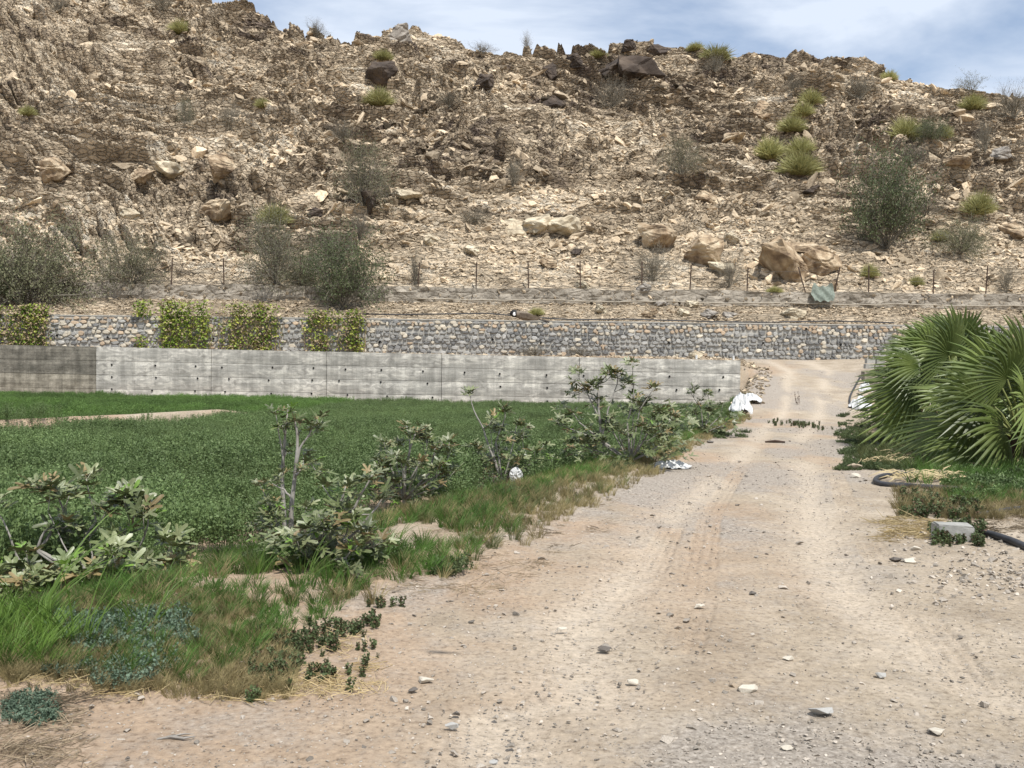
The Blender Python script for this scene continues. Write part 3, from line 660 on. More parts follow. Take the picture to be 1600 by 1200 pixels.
o = scatter('rubble_stones', rockv, [M['rubble']], np.stack([bx, by - 56 + 56, bz], -1), np.stack([rng.uniform(1.2, 1.9, nb), rng.uniform(-.2, .2, nb), rng.uniform(-3, 3, nb)], -1), np.clip(np.exp(rng.normal(-2.5, .4, nb)), .04, .2), rng.normal(.5, .2, nb), None, None)
o.parent = kw
g = Geo()
pts = [(x, 55.8 + 0.05 * math.sin(x * 1.3), 5.58 + 0.03 * math.sin(x * 0.9) + 0.02 * math.sin(x * 2.9)) for x in np.arange(-6, 36, 0.7)]
tube(g, pts, [0.035] * len(pts), 6)
tag(link('water_pipe', mesh_of('water_pipe', g, [M['palepipe']], True)), 'pale thin pipe running along the face of the low wall under the hill', 'pipe')
fence = bpy.data.objects.new('wire_fence', None); COL.objects.link(fence); fence.location = (0, 56.18, 6.2)
tag(fence, 'rusty steel fence posts with sagging wire along the foot of the hill', 'fence')
g = Geo(); box(g, (0, 0, 0.72), (0.035, 0.035, 1.75)); box(g, (0, -0.025, 0.72), (0.07, 0.014, 1.75)); pm = mesh_of('post', g, [M['steel']])
posts = [10, 172, 268, 350, 470, 568, 653, 744, 826, 907, 1003, 1078, 1167, 1259, 1304, 1357, 1458, 1540]
pxs = []
for px in posts:
    q = PY(px, 445, 56.18); pxs.append(q.x)
    o = link('post', pm, fence, (q.x, 0, 0), (rnd.uniform(-.05, .05), rnd.uniform(-.05, .05) + (-0.25 if px in (1259,) else 0.2 if px == 1304 else 0), rnd.uniform(-.3, .3)), (1, 1, rnd.uniform(.9, 1.12)))
for zz in (0.35, 0.85, 1.35):
    g = Geo(); pts = []
    for a, c in zip(pxs[:-1], pxs[1:]):
        for k in range(8):
            t = k / 8; pts.append((a + (c - a) * t, 0.02, zz - 0.1 * 4 * t * (1 - t)))
    tube(g, pts, [0.008] * len(pts), 4); link('wire', mesh_of('wire', g, [M['wire']]), fence)
# chain-link mesh on the left stretch
g = Geo()
for i in range(90):
    x0 = pxs[0] + i * 0.16
    for s in (1, -1):
        a = Vector((x0, 0.03, 0.05)); b_ = Vector((x0 + s * 1.3, 0.03, 1.35)); ribbon(g, a, b_, 0.006, 0.006, (1, 0, 0))
link('chain_link', mesh_of('chain_link', g, [M['wire']]), fence)
g = Geo()
nv_ = [(i, j) for j in range(9) for i in range(15)]
c0 = PY(1284, 462, 55.85)
vs = [Vector((c0.x + (i - 7) * 0.10 * (1 - 0.25 * abs(j - 4) / 4), 55.75 - 0.25 * math.sin(i * 0.9 + j) * 0.3 - (8 - j) * 0.04, c0.z - 0.35 + j * 0.11 + 0.05 * math.sin(i * 1.1) - (0.2 * ((i - 7) / 7) ** 2 * -1 if j > 5 else 0))) for i, j in nv_]
g.add(vs, [(j * 15 + i, j * 15 + i + 1, (j + 1) * 15 + i + 1, (j + 1) * 15 + i) for j in range(8) for i in range(14)])
tag(link('netting', mesh_of('netting', g, [M['netting']], True)), 'crumpled green netting hanging over the low wall below the big boulders', 'netting')

# ------------------------------------------------------------------ rubble-stone retaining wall
sw = bpy.data.objects.new('stone_wall', None); COL.objects.link(sw); sw.location = (0, 52, 2.2)
tag(sw, 'long rubble stone retaining wall with pale mortar above the concrete wall', 'wall')
link('mortar_body', rough_wall('mortar_body', -36, 40, 0.06, 0.45, lambda x: -0.6, lambda x: 2.0, M['mortar'], step=0.2, nz_=7, amp=0.035, seed=33), sw)
stones = []
rr2 = random.Random(4)
z = 0.04; row = 0
while z < 1.93:
    hgt = rr2.uniform(0.15, 0.24); hgt = min(hgt, 2.0 - z)
    x = -32 + rr2.uniform(0, .4)
    while x < 34:
        wd = rr2.uniform(0.14, 0.44) * (1.15 if x < -14 else 1)
        hh = hgt * rr2.uniform(0.8, 1.45); cx_ = x + wd / 2; cz_ = min(1.86, z + hgt / 2 + rr2.uniform(-.06, .06) + .05 * math.sin(x * .9 + row * 1.7))
        npt = rr2.randint(6, 9); ph0 = rr2.uniform(0, 6)
        ring = []
        for k in range(npt):
            a = ph0 + 2 * math.pi * (k + rr2.uniform(-.25, .25)) / npt
            ca_, sa_ = math.cos(a), math.sin(a)
            q = (abs(ca_) ** 2.4 + abs(sa_) ** 2.4) ** (-1 / 2.4) * rr2.uniform(0.8, 1.08)
            ring.append((ca_ * q * wd * 0.45, sa_ * q * hh * 0.43))
        dp = rr2.uniform(0.012, 0.035)
        vs = [(a, 0.10, c) for a, c in ring] + [(a * 0.97, -dp * 0.5, c * 0.97) for a, c in ring] + [(a * 0.72, -dp * 1.4, c * 0.70) for a, c in ring]
        fs = [tuple(range(3 * npt - 1, 2 * npt - 1, -1))]
        for r in range(2):
            for k in range(npt): fs.append((r * npt + k, (r + 1) * npt + k, (r + 1) * npt + (k + 1) % npt, r * npt + (k + 1) % npt))
        top = cz_ > 1.45
        lf = cx_ < -13
        rv = rr2.random()
        if top: mk = 'st_orange' if rv < .30 else 'st_cream' if rv < .62 else 'st_grey' if rv < .88 else 'st_dark'
        elif lf: mk = 'st_cream' if rv < .34 else 'st_orange' if rv < .46 else 'st_grey' if rv < .86 else 'st_dark'
        else: mk = 'st_grey' if rv < .60 else 'st_dark' if rv < .84 else 'st_cream' if rv < .95 else 'st_orange'
        stones.append((wd * hh * (0 if (cx_ < -28.5 or cx_ > 19.5) else 1), cx_, cz_, vs, fs, mk))
        x += wd
    z += hgt; row += 1
stones.sort(key=lambda s: -s[0])
for s in stones[:298]:
    g = Geo(); g.add(s[3], s[4]); link('stone', mesh_of('stone', g, [M[s[5]]]), sw, (s[1], 0, s[2]))
mk_ = ['st_grey', 'st_dark', 'st_cream', 'st_orange']; g = Geo()
for s in stones[298:]:
    g.add([(a + s[1], b_, c + s[2]) for a, b_, c in s[3]], s[4], mk_.index(s[5]))
o = link('small_stones', mesh_of('small_stones', g, [M[k] for k in mk_]), sw); o['kind'] = 'stuff'
link('cap', rough_wall('cap', -36, 40, 0.02, 0.4, lambda x: 1.965, lambda x: 2.03, M['mortar'], step=.4, nz_=1, amp=.03, seed=77), sw)
def weep(px, py, Y, parent, r=0.045, off=-0.03):
    q = PY(px, py, Y); gg = Geo()
    ring = [(math.cos(t) * r, math.sin(t) * r) for t in [k * math.pi / 6 for k in range(12)]]; ro = [(a * 1.25, c * 1.25) for a, c in ring]
    vs = [(a, 0, c) for a, c in ro] + [(a, -0.02, c) for a, c in ro] + [(a, -0.02, c) for a, c in ring] + [(a, 0.0, c) for a, c in ring]
    fs = []
    for k in range(3):
        for i in range(12): fs.append((k * 12 + i, (k + 1) * 12 + i, (k + 1) * 12 + (i + 1) % 12, k * 12 + (i + 1) % 12))
    fs.append(tuple(36 + i for i in range(12)))
    gg.add(vs, fs, 0)
    me = weep.me.get(r)
    if not me:
        me = mesh_of('weep_hole', gg, [M['hole']]); weep.me[r] = me
    return link('weep_hole', me, parent, (q.x - parent.location.x, Y + off - parent.location.y, q.z - parent.location.z))
weep.me = {}
for px, py in [(90, 524), (169, 527), (334, 529), (594, 534), (593, 535), (770, 531), (845, 536), (1045, 536), (1192, 536), (1313, 539), (1259, 514)]:
    weep(px, py, 52.0, sw, 0.05, -0.06)
g = Geo()
pts = [(PY(px, py, 51.95).x, 52.25 + 0.05 * math.sin(px), PY(px, py, 51.95).z + 0.03) for px, py in
       [(560, 491), (620, 492), (690, 491), (760, 490), (830, 496), (900, 500), (980, 499), (1050, 501), (1120, 503), (1200, 504), (1250, 503), (1310, 502), (1400, 505)]]
pts = [(x, y, max(z, 4.24)) for x, y, z in pts]
tube(g, pts, [0.035] * len(pts), 6)
tag(link('hose', mesh_of('hose', g, [M['hose']], True)), 'black irrigation hose lying along the top of the stone wall', 'hose')

# ------------------------------------------------------------------ concrete retaining wall
cw = bpy.data.objects.new('concrete_wall', None); COL.objects.link(cw); cw.location = (0, 46, -0.25)
tag(cw, 'long grey board-marked concrete retaining wall behind the green field', 'wall')
def WX(px): # x on the wall line for a pixel column
    d = ray(px, 590); yy = 46.
    for _ in range(20): yy = float(wallY(np.array(d.x / d.y * yy)))
    return d.x / d.y * yy
segs = [(-200, -8), (-8, 150), (150, 330), (330, 510), (510, 690), (690, 905), (905, 1157)]
wdir = Vector((37.9, -5, 0)).normalized(); wang = math.atan2(-5, 37.9)
for si, (a, c) in enumerate(segs):
    xa, xb = WX(a), WX(c)
    for li in range(4):
        f0, f1 = li / 4, (li + 1) / 4
        def top(x, f): return 0.0 + (float(walltop(np.array(x))) + 0.10 + 0.45) * f - 0.45 + 0.25
        nxs = 14; nzz = 3; g = Geo(); vs = []
        sett = rnd.uniform(-0.012, 0.012)
        plast = si < 2
        amp = 0.035 if plast else 0.008
        xs_ = np.linspace(xa + 0.012, xb - 0.012, nxs)
        for dy in (0, 1):
            for kz in range(nzz + 1):
                for x in xs_:
                    f = f0 + (f1 - f0) * kz / nzz
                    zz = top(x, f) + (0.008 if kz == 0 else -0.008 if kz == nzz else 0)
                    edge = 0.014 if kz in (0, nzz) else 0
                    yv = float(wallY(np.array(x))) - 46 + (sett + edge + amp * 2 * (float(fbm(np.array(x * 1.3), np.array(zz * 2.5), 700 + si, 3)) - 0.5) if dy == 0 else 0.42)
                    vs.append((x, yv, zz))
        K = nxs * (nzz + 1); fs = []
        for kz in range(nzz):
            for i in range(nxs - 1):
                p_ = kz * nxs + i; fs.append((p_, p_ + 1, p_ + 1 + nxs, p_ + nxs)); fs.append((K + p_ + 1, K + p_, K + p_ + nxs, K + p_ + 1 + nxs))
        for i in range(nxs - 1):
            t_ = nzz * nxs + i; fs.append((t_, t_ + 1, K + t_ + 1, K + t_)); fs.append((i + 1, i, K + i, K + i + 1))
        for kz in range(nzz):
            p_ = kz * nxs; fs.append((p_, p_ + nxs, K + p_ + nxs, K + p_)); p_ += nxs - 1; fs.append((p_ + nxs, p_, K + p_, K + p_ + nxs))
        g.add(vs, fs)
        mk2 = M['concrete'] if not plast else (M['plaster'] if (li >= 2 or si == 0) else M['plaster_low'])
        o = link('wall_panel', mesh_of('wall_panel', g, [mk2]), cw)
        if plast: o['label'] = 'rough brown plastered panel at the left end'
holes = [(175, 570), (243, 571), (306, 572), (347, 574), (426, 574), (490, 575), (540, 577), (596, 578), (661, 580), (726, 582), (781, 584), (854, 586), (912, 587), (1046, 588), (1130, 589),
         (175, 589), (244, 590), (309, 591), (358, 592), (420, 594), (488, 594), (530, 595), (595, 597), (668, 599), (782, 604), (855, 606), (911, 607), (1057, 609), (1124, 609),
         (175, 608), (238, 610), (305, 611), (352, 612), (424, 615), (487, 615), (543, 617), (605, 619), (676, 621), (783, 625), (855, 627)]
for px, py in holes:
    yy = float(wallY(np.array(WX(px)))); o = weep(px, py, yy, cw, 0.038, -0.022); o.rotation_euler.z = wang
# end wall / pillar right of the ramp
pw = bpy.data.objects.new('block_wall', None); COL.objects.link(pw); pw.location = (16.1, 44, 0)
tag(pw, 'short grey concrete block wall half hidden behind the palm fronds', 'wall')
g = Geo(); box(g, (0.6, 0.2, 0.7), (1.1, 0.4, 1.9), jit=0.02); link('concrete_pier', mesh_of('concrete_pier', g, [M['plaster_low']]), pw)
for i, (bx_, bz_) in enumerate([(0.30, 1.9), (0.75, 1.9), (0.35, 2.14), (0.8, 2.13)]):
    g = Geo(); box(g, (bx_, 0.15, bz_), (0.40, 0.25, 0.21), rnd.uniform(-.05, .05), jit=0.008); link('block', mesh_of('block', g, [M['block']]), pw)
g = Geo(); box(g, (7.2, 0.25, 0.9), (12, 0.4, 2.5), jit=0.02); link('wall_run', mesh_of('wall_run', g, [M['concrete']]), pw)

# ------------------------------------------------------------------ named boulders on the hill and bank
BM = {}
def boulder(px, py, r, mk, label, flat=0.7, seed=0, rot=None, n=13, group='boulders on the hillside', tilt=0.0, name='boulder', base=None):
    q = (base or H)(px, py + r * 0.55)
    R = r / FPX * q.y * 1.2
    me = hull_rock(seed or int(px * 7 + py), n, 1.0, 0.8, flat, detail=4, rough=0.05, name=name, blocky=True)
    me.materials.append(M[mk])
    o = link(name, me, None, (q.x, q.y + R * 0.2, q.z + R * flat * 0.45), (rnd.uniform(-.2, .2), tilt, rot if rot is not None else rnd.uniform(0, 6)), R)
    return tag(o, label, 'boulder', group)
BL = [(1030, 364, 42, 'boulder_tan', 'big flat tan boulder with a dark undercut, midway up the scree', .5),
      (1090, 390, 38, 'boulder_tan', 'reddish tan boulder just below and right of the big flat one', .75),
      (1130, 412, 26, 'boulder_cream', 'pale tilted slab leaning beside the reddish boulder', .45),
      (1220, 405, 54, 'boulder_tan', 'largest blocky tan boulder near the fence, below the tussocks', .85),
      (1284, 410, 34, 'boulder_tan', 'jagged brown boulder touching the right side of the largest block', .8),
      (1255, 382, 28, 'boulder_tan', 'small tan boulder behind the largest blocky boulder', .5),
      (806, 348, 30, 'boulder_cream', 'leftmost of three cracked cream slabs in the centre of the slope', .6),
      (840, 346, 25, 'boulder_cream', 'middle of three cracked cream slabs in the centre of the slope', .7),
      (874, 347, 36, 'boulder_cream', 'rightmost of three cracked cream slabs in the centre of the slope', .55),
      (592, 118, 28, 'boulder_dark', 'rounded near-black boulder above the bright green tussock', .8),
      (860, 112, 17, 'boulder_dark', 'near-black block below the ridge, right of centre', .9),
      (897, 100, 14, 'boulder_dark', 'small near-black block beside the long dark slab outcrop', .9),
      (990, 108, 42, 'boulder_dark', 'long dark slab outcrop just below the ridge', .5),
      (955, 98, 30, 'boulder_dark', 'dark grey slab left of the long dark outcrop', .45),
      (868, 155, 24, 'boulder_dark', 'dark slab below the two near-black blocks', .4),
      (755, 128, 17, 'boulder_dark', 'dark angular block on the upper slope left of centre', .8),
      (85, 266, 27, 'boulder_tan', 'brown overhanging block on the left of the cliff', .8),
      (222, 284, 24, 'boulder_tan', 'grey brown block under the cream ledge of the cliff', .9),
      (262, 254, 32, 'boulder_cream', 'cream ledge roofing the small dark hollow in the cliff', .35),
      (345, 262, 26, 'boulder_tan', 'brown outcrop right of the cream ledge', .9),
      (335, 322, 36, 'boulder_tan', 'brown outcrop low on the cliff above the scree', .5),
      (640, 295, 30, 'boulder_cream', 'pale slab beside the large grey shrub', .35),
      (580, 315, 28, 'boulder_dark', 'brown outcrop under the large grey shrub', .6),
      (1150, 215, 25, 'boulder_tan', 'brown ledge left of the tussock row', .5),
      (1195, 175, 20, 'boulder_tan', 'reddish block left of the upper tussocks', .8),
      (1110, 305, 22, 'boulder_tan', 'brown ledge above the big flat tan boulder', .5),
      (1140, 372, 14, 'boulder_cream', 'small cream block right of the reddish boulder', .7),
      (1270, 292, 20, 'boulder_dark', 'flat dark slab below the tussock group', .4),
      (1500, 250, 26, 'boulder_tan', 'brown block on the right of the slope below the dark bush', .6),
      (1590, 360, 26, 'boulder_tan', 'brown outcrop cut off by the right edge of the photo', .6),
      (1560, 240, 20, 'boulder_grey', 'grey boulder high on the right of the slope', .6),
      (735, 390, 16, 'boulder_cream', 'small cream boulder low on the scree left of centre', .7),
      (675, 372, 17, 'boulder_cream', 'round cream boulder left of the cracked slabs', .7),
      (900, 390, 13, 'boulder_dark', 'small purple brown stone below the cracked slabs', .5),
      (1030, 75, 22, 'boulder_dark', 'dark crag standing on the ridge', .7),
      (625, 52, 22, 'boulder_grey', 'pale crag on the ridge left of centre', .8),
      (980, 73, 14, 'boulder_dark', 'small dark block on the ridge beside the dark crag', .8),
      (205, 330, 22, 'boulder_cream', 'cream slab under the left cliff', .5),
      (1040, 300, 12, 'boulder_cream', 'small flat pale stone above the big flat boulder', .4),
      (855, 410, 15, 'boulder_tan', 'brown stone between two fence posts on the scree', .7),
      (490, 330, 14, 'boulder_dark', 'small dark rock right of the green tussock', .6)]
for i, (px, py, r, mk, lb, fl) in enumerate(BL): boulder(px, py, r, mk, lb, fl, seed=50 + i)
for i, (px, py, r, mk, lb, fl) in enumerate([
      (910, 460, 12, 'boulder_cream', 'cream block leaning on the low wall', .8), (942, 484, 14, 'boulder_cream', 'pointed cream stone standing on the bank', .8),
      (1003, 467, 13, 'boulder_grey', 'pale stone sitting against the low wall', .7), (1016, 490, 13, 'boulder_tan', 'brown stone on the edge of the stone wall', .8),
      (1068, 487, 12, 'boulder_cream', 'white-topped stone above the stone wall', .7), (1110, 490, 15, 'boulder_grey', 'left one of two grey boulders on the bank', .6),
      (1141, 491, 13, 'boulder_grey', 'right one of two grey boulders on the bank', .6), (1082, 473, 13, 'boulder_cream', 'cream stone by the pale pipe', .6),
      (1035, 470, 14, 'boulder_grey', 'flat grey stones row along the low wall', .4), (1238, 486, 20, 'boulder_cream', 'smooth cream boulder bedded in the bank', .6),
      (1305, 457, 17, 'boulder_tan', 'orange rock beside the green netting', .9), (261, 466, 8, 'boulder_cream', 'white stone on the bank behind the leafy vine', .6)]):
    boulder(px, py, r, mk, lb, fl, seed=150 + i, group='stones on the bank', base=lambda a, b_: H(a, b_))
o = boulder(1092, 550, 16, 'boulder_cream', 'large cream rock lying on the terrace at the foot of the stone wall', .5, seed=201, group='rocks on the terrace', base=lambda a, b_: gpt(PY(a, b_, 50.5).x, 50.5))
# pale marker pipes at the wall end
for i, (px, lb) in enumerate([(1089, 'white pipe stub standing on the concrete wall under the cream rock'), (1147, 'white pipe stub at the right end of the concrete wall')]):
    g = Geo(); x_ = WX(px); tube(g, [(0, 0, 0), (0, 0, .2)], [.05, .05], 8)
    tag(link('pipe_stub', mesh_of('pipe_stub', g, [M['plastic']]), None, (x_, float(wallY(np.array(x_))) + .2, float(walltop(np.array(x_))) + .12)), lb, 'pipe', 'pipe stubs')

# ------------------------------------------------------------------ hill shrubs
def twig_geo(seed, n_main=26, levels=3, spread=0.9, h=1.0, leaves=0, leafsize=0.03, dome=True, w0=0.014, droop=0.0):
    """airy shrub of radius about 1: returns (twigs, leaves)"""
    r = random.Random(seed); g = Geo(); lf = Geo()
    def grow(p, d, ln, wd, lv):
        segs_ = 3; q = p
        for s in range(segs_):
            d = (d + rvec(r) * 0.2 + Vector((0, 0, -droop))).normalized()
            q2 = q + d * ln / segs_
            side = d.cross(rvec(r)).normalized()
            ribbon(g, q, q2, wd, wd * 0.75, side)
            wd *= 0.78
            if lv > 0:
                for _ in range(2 if lv > 1 else 3):
                    grow(q2, (d + rvec(r) * 0.75).normalized(), ln * r.uniform(.4, .65), wd * .75, lv - 1)
            else:
                for _ in range(leaves):
                    a = q2 + rvec(r) * ln * 0.3; t = rvec(r) * leafsize; s2 = t.cross(rvec(r)).normalized() * leafsize * .45
                    lf.add([a - s2 * .3, a + t * .5 + s2, a + t, a + t * .5 - s2], [(0, 1, 2, 3)])
            q = q2
    for i in range(n_main):
        a = r.uniform(0, 2 * math.pi); el = r.uniform(0.4, 1.4) if dome else r.uniform(0.9, 1.45)
        d = Vector((math.cos(a) * math.cos(el) * spread, math.sin(a) * math.cos(el) * spread, math.sin(el) * h)).normalized()
        grow(Vector((r.uniform(-.06, .06), r.uniform(-.06, .06), 0)), d, r.uniform(.6, .95), w0, levels - 1)
    return g, lf
def tussock_geo(seed, n=900, fl=1.0):
    r = random.Random(seed); g = Geo()
    for i in range(n):
        a = r.uniform(0, 2 * math.pi); el = math.asin(r.uniform(0.15, 1))
        d = Vector((math.cos(a) * math.cos(el), math.sin(a) * math.cos(el), math.sin(el) * fl)).normalized()
        p0 = Vector((r.uniform(-.25, .25), r.uniform(-.25, .25), 0)); ln = r.uniform(.65, 1.0)
        p1 = p0 + d * ln * .6; p2 = p1 + (d + Vector((d.x, d.y, -.35)) * .5).normalized() * ln * .4
        s = d.cross(rvec(r)).normalized()
        ribbon(g, p0, p1, .012, .014, s); ribbon(g, p1, p2, .014, .002, s)
    return g
TW = {}
for k, (args, lm) in {'grey': (dict(seed=1, leaves=1, leafsize=.028, n_main=26), 'leaf_greygreen'), 'grey2': (dict(seed=2, leaves=1, leafsize=.03, n_main=32, spread=1.1, h=.75), 'leaf_greygreen'),
                      'bare': (dict(seed=3, leaves=0, n_main=30, w0=.013), 'leaf_greygreen'), 'green': (dict(seed=4, leaves=2, leafsize=.03, n_main=30, w0=.014), 'leaf_dark'),
                      'green2': (dict(seed=5, leaves=2, leafsize=.028, n_main=28, spread=1.1, h=.8), 'leaf_greygreen'), 'thorn': (dict(seed=6, leaves=1, n_main=9, dome=False, spread=1.2, leafsize=.03), 'leaf_greygreen')}.items():
    a, b_ = twig_geo(**args)
    TW[k] = (mesh_of('twigs', a, [M['twig']]), mesh_of('foliage', b_, [M[lm]]) if b_.f else None)
TS = [mesh_of('tussock', tussock_geo(20 + i), [M['tussock']]) for i in range(3)]
def bush(kind, px, py, wpx, hpx_, label, base=None, group='shrubs on the hillside', cat='shrub'):
    q = (base or H)(px, py)
    s = wpx / FPX * q.y / .9 ; sz = hpx_ / FPX * q.y / 0.95
    e = bpy.data.objects.new('shrub', None); COL.objects.link(e); e.location = q - Vector((0, 0, .05)); e.rotation_euler = (0, 0, rnd.uniform(0, 6)); e.scale = (s, s * rnd.uniform(.75, 1.1), sz)
    tag(e, label, cat, group)
    a, b_ = TW[kind]
    link('twigs', a, e)
    if b_: link('foliage', b_, e)
    return e
def tuss(px, py, wpx, hpx_, label):
    q = H(px, py)
    s = wpx / FPX * q.y * 1.15; sz = hpx_ / FPX * q.y * 1.15
    o = link('grass_tussock', rnd.choice(TS), None, q - Vector((0, 0, .05)), (0, 0, rnd.uniform(0, 6)), (s, s, sz))
    tag(o, label, 'tussock', 'green grass tussocks on the hillside')
# kind, px, base py, half width, height
for a in [('grey', 430, 448, 68, 92, 'large grey twiggy shrub behind the fence, left of centre'), ('grey2', 205, 446, 52, 62, 'flat-topped grey green shrub behind the left fence posts'),
          ('grey', 570, 330, 58, 78, 'large bare-looking shrub on the outcrop midway up the slope'), ('bare', 562, 376, 26, 40, 'thin brown bush just below the large bare-looking shrub'),
          ('bare', 362, 204, 26, 38, 'brown bush on the upper left slope beside a pale rock'), ('grey', 293, 196, 14, 32, 'small grey upright bush left of the brown bush'),
          ('bare', 540, 222, 28, 28, 'low grey twig bush on the upper slope left of centre'), ('grey', 1062, 280, 34, 44, 'round grey brown bush above the big flat boulder'),
          ('green2', 1498, 398, 38, 50, 'olive bush behind the fence on the right'), ('bare', 1445, 342, 30, 34, 'brown twig bush right of the big green bush'),
          ('bare', 955, 168, 34, 40, 'bare bush below the long dark outcrop'), ('bare', 648, 446, 18, 44, 'bare purple brown bush at the fence, left of centre'),
          ('bare', 1020, 440, 42, 48, 'bare bush at the fence under the reddish boulder'), ('bare', 1140, 448, 22, 44, 'thin bare bush beside the pale tilted slab'),
          ('bare', 742, 352, 34, 22, 'low grey dead bush left of the cracked cream slabs'), ('bare', 802, 290, 22, 36, 'thin brown bush in the middle of the slope'),
          ('bare', 1345, 155, 30, 34, 'reddish brown bush near the ridge on the right'), ('bare', 1240, 150, 22, 28, 'brown bush left of the highest tussock'),
          ('bare', 1580, 186, 40, 42, 'brown bush on the ridge at the right edge'), ('bare', 1420, 262, 42, 36, 'sparse brown bush below the dark green bush'),
          ('bare', 1572, 458, 20, 40, 'dry straw coloured bush at the right end of the fence'), ('bare', 1535, 240, 20, 44, 'thin dark bush on the upper right slope'),
          ('bare', 255, 20, 30, 38, 'brown bush at the top left of the cliff'), ('bare', 95, 22, 24, 26, 'small brown bush at the top edge of the photo'),
          ('bare', 700, 175, 24, 20, 'low grey bush on the dark upper slope'), ('bare', 515, 400, 40, 34, 'grey brush between the two large shrubs by the fence'),
          ('bare', 1115, 120, 20, 24, 'brown bush just below the ridge tussocks')]: bush(*a)
bush('green', 1382, 392, 66, 112, 'big dark green broom bush above the right fence posts')
bush('green', 1450, 225, 26, 28, 'dark green bush touching a pale tussock')
bush('thorn', 1515, 148, 30, 26, 'flat-topped thorn tree standing on the ridge against the sky')
bush('bare', 495, 58, 22, 22, 'leafless twigs on the ridge against the sky, left of centre')
bush('bare', 755, 84, 22, 14, 'leafless low bush on the ridge against the sky, centre')
bush('bare', 822, 86, 8, 24, 'thin leafless stem on the ridge against the sky')
bush('green', 536, 484, 66, 92, 'dense dark green shrub rooted on the bank above the vines')
bush('green2', 470, 462, 34, 48, 'olive shrub between the grey shrub and the dense green shrub')
bush('green2', 40, 476, 92, 116, 'very large olive shrub at the left edge above the vines')
bush('green', 5, 480, 40, 70, 'leafy green bush at the left edge in front of the olive shrub')
for a in [(592, 164, 26, 30, 'bright green round tussock under the near-black boulder'), (280, 54, 19, 24, 'yellow green tussock near the top left ridge'), (600, 98, 17, 18, 'pale tussock above the near-black boulder'),
          (432, 350, 27, 36, 'green tussock low on the left slope'), (410, 168, 13, 16, 'small tussock on the upper left slope'), (48, 187, 14, 18, 'small tussock near the left edge'), (935, 90, 15, 14, 'tussock on the ridge left of the dark crag'),
          (1085, 80, 15, 14, 'left tussock of the pair on the ridge'), (1118, 94, 27, 26, 'large tussock of the pair on the ridge'), (1266, 165, 20, 26, 'highest tussock of the group right of centre'),
          (1254, 186, 18, 26, 'second tussock from the top of the group'), (1234, 210, 24, 28, 'third tussock from the top of the group'), (1203, 252, 25, 38, 'left tussock of the lower group'),
          (1247, 242, 24, 32, 'middle tussock of the lower group'), (1246, 278, 36, 40, 'widest tussock at the bottom of the group'), (1412, 220, 29, 38, 'pale tussock left of the dark green bush'),
          (1474, 222, 13, 22, 'small tussock right of the dark green bush'), (1527, 336, 27, 40, 'green tussock on the right slope above the olive bush'), (1522, 172, 22, 26, 'tussock below the thorn tree on the ridge'),
          (1390, 126, 14, 18, 'tussock on the ridge right of centre'), (1357, 434, 15, 24, 'small yellowish tussock at the foot of the big green bush'), (1432, 446, 12, 18, 'small dry tussock behind the fence'),
          (1470, 376, 16, 20, 'yellowish tussock left of the olive bush'), (1210, 478, 14, 12, 'low tussock on the bank beside the cream boulder'), (838, 492, 14, 14, 'low tussock on top of the stone wall behind the bird')]: tuss(*a)

# ------------------------------------------------------------------ vines on the stone wall
def vine(x0p, x1p, topy, boty, label, n=1500, dead=0.25, seed=1):
    r = random.Random(seed); a = PY(x0p, 500, 51.85); b_ = PY(x1p, 500, 51.85)
    zt = PY((x0p + x1p) / 2, topy, 51.85).z; zb = PY((x0p + x1p) / 2, boty, 51.85).z
    e = bpy.data.objects.new('climbing_vine', None); COL.objects.link(e); c = Vector(((a.x + b_.x) / 2, 51.85, zb)); e.location = c
    tag(e, label, 'vine', 'vines hanging on the stone wall')
    W = b_.x - a.x; Hh = zt - zb; st = Geo(); lf = Geo(); dd = Geo()
    cl = [(r.uniform(-.48, .48) * W, r.uniform(.25, 1.05) * Hh) for _ in range(13)]
    for x, z_ in cl:
        for _ in range(3):
            p = Vector((x + r.uniform(-.3, .3), .05, 0)); pts = [p]
            for k in range(5):
                p = p + Vector((r.uniform(-.12, .12), r.uniform(-.07, .04), z_ / 5)); pts.append(p.copy())
            tube(st, pts, [.018, .016, .014, .012, .010, .008], 4)
    for i in range(n):
        x, z_ = r.choice(cl); q = Vector((x + r.gauss(0, .24), -abs(r.gauss(0, .07)), max(.02, (Hh - z_ * r.uniform(0, 1.03) if r.random() < .7 else z_ * r.random()) + r.gauss(0, .07))))
        if abs(q.x) > W * (.42 + .2 * r.random()): q.x *= r.uniform(.5, 1)
        if q.z > 1.75: q.y += .25 * r.random()
        s = r.uniform(.08, .17)
        dr = Vector((r.uniform(-.6, .6), -.6, r.uniform(-.9, .2))).normalized(); t = dr.cross(rvec(r)).normalized()
        (dd if r.random() < dead else lf).add([q, q + dr * s * .5 + t * s * .5, q + dr * s, q + dr * s * .5 - t * s * .5], [(0, 1, 2, 3)])
    link('stems', mesh_of('stems', st, [M['leaf_vine_dead']]), e); link('leaves', mesh_of('leaves', lf, [M['leaf_vine']]), e)
    if dd.f: link('dead_leaves', mesh_of('dead_leaves', dd, [M['leaf_vine_dead']]), e)
vine(-90, 82, 476, 546, 'mass of yellowing and dead vine at the left end of the stone wall', 4600, .5, 1)
vine(212, 328, 470, 548, 'tall green vine climbing over the stone wall, left one', 2600, .18, 2)
vine(345, 436, 474, 548, 'yellow green vine patch in the middle of three on the stone wall', 2100, .4, 3)
vine(474, 572, 484, 548, 'yellow green vine under the dense green shrub', 1700, .35, 4)
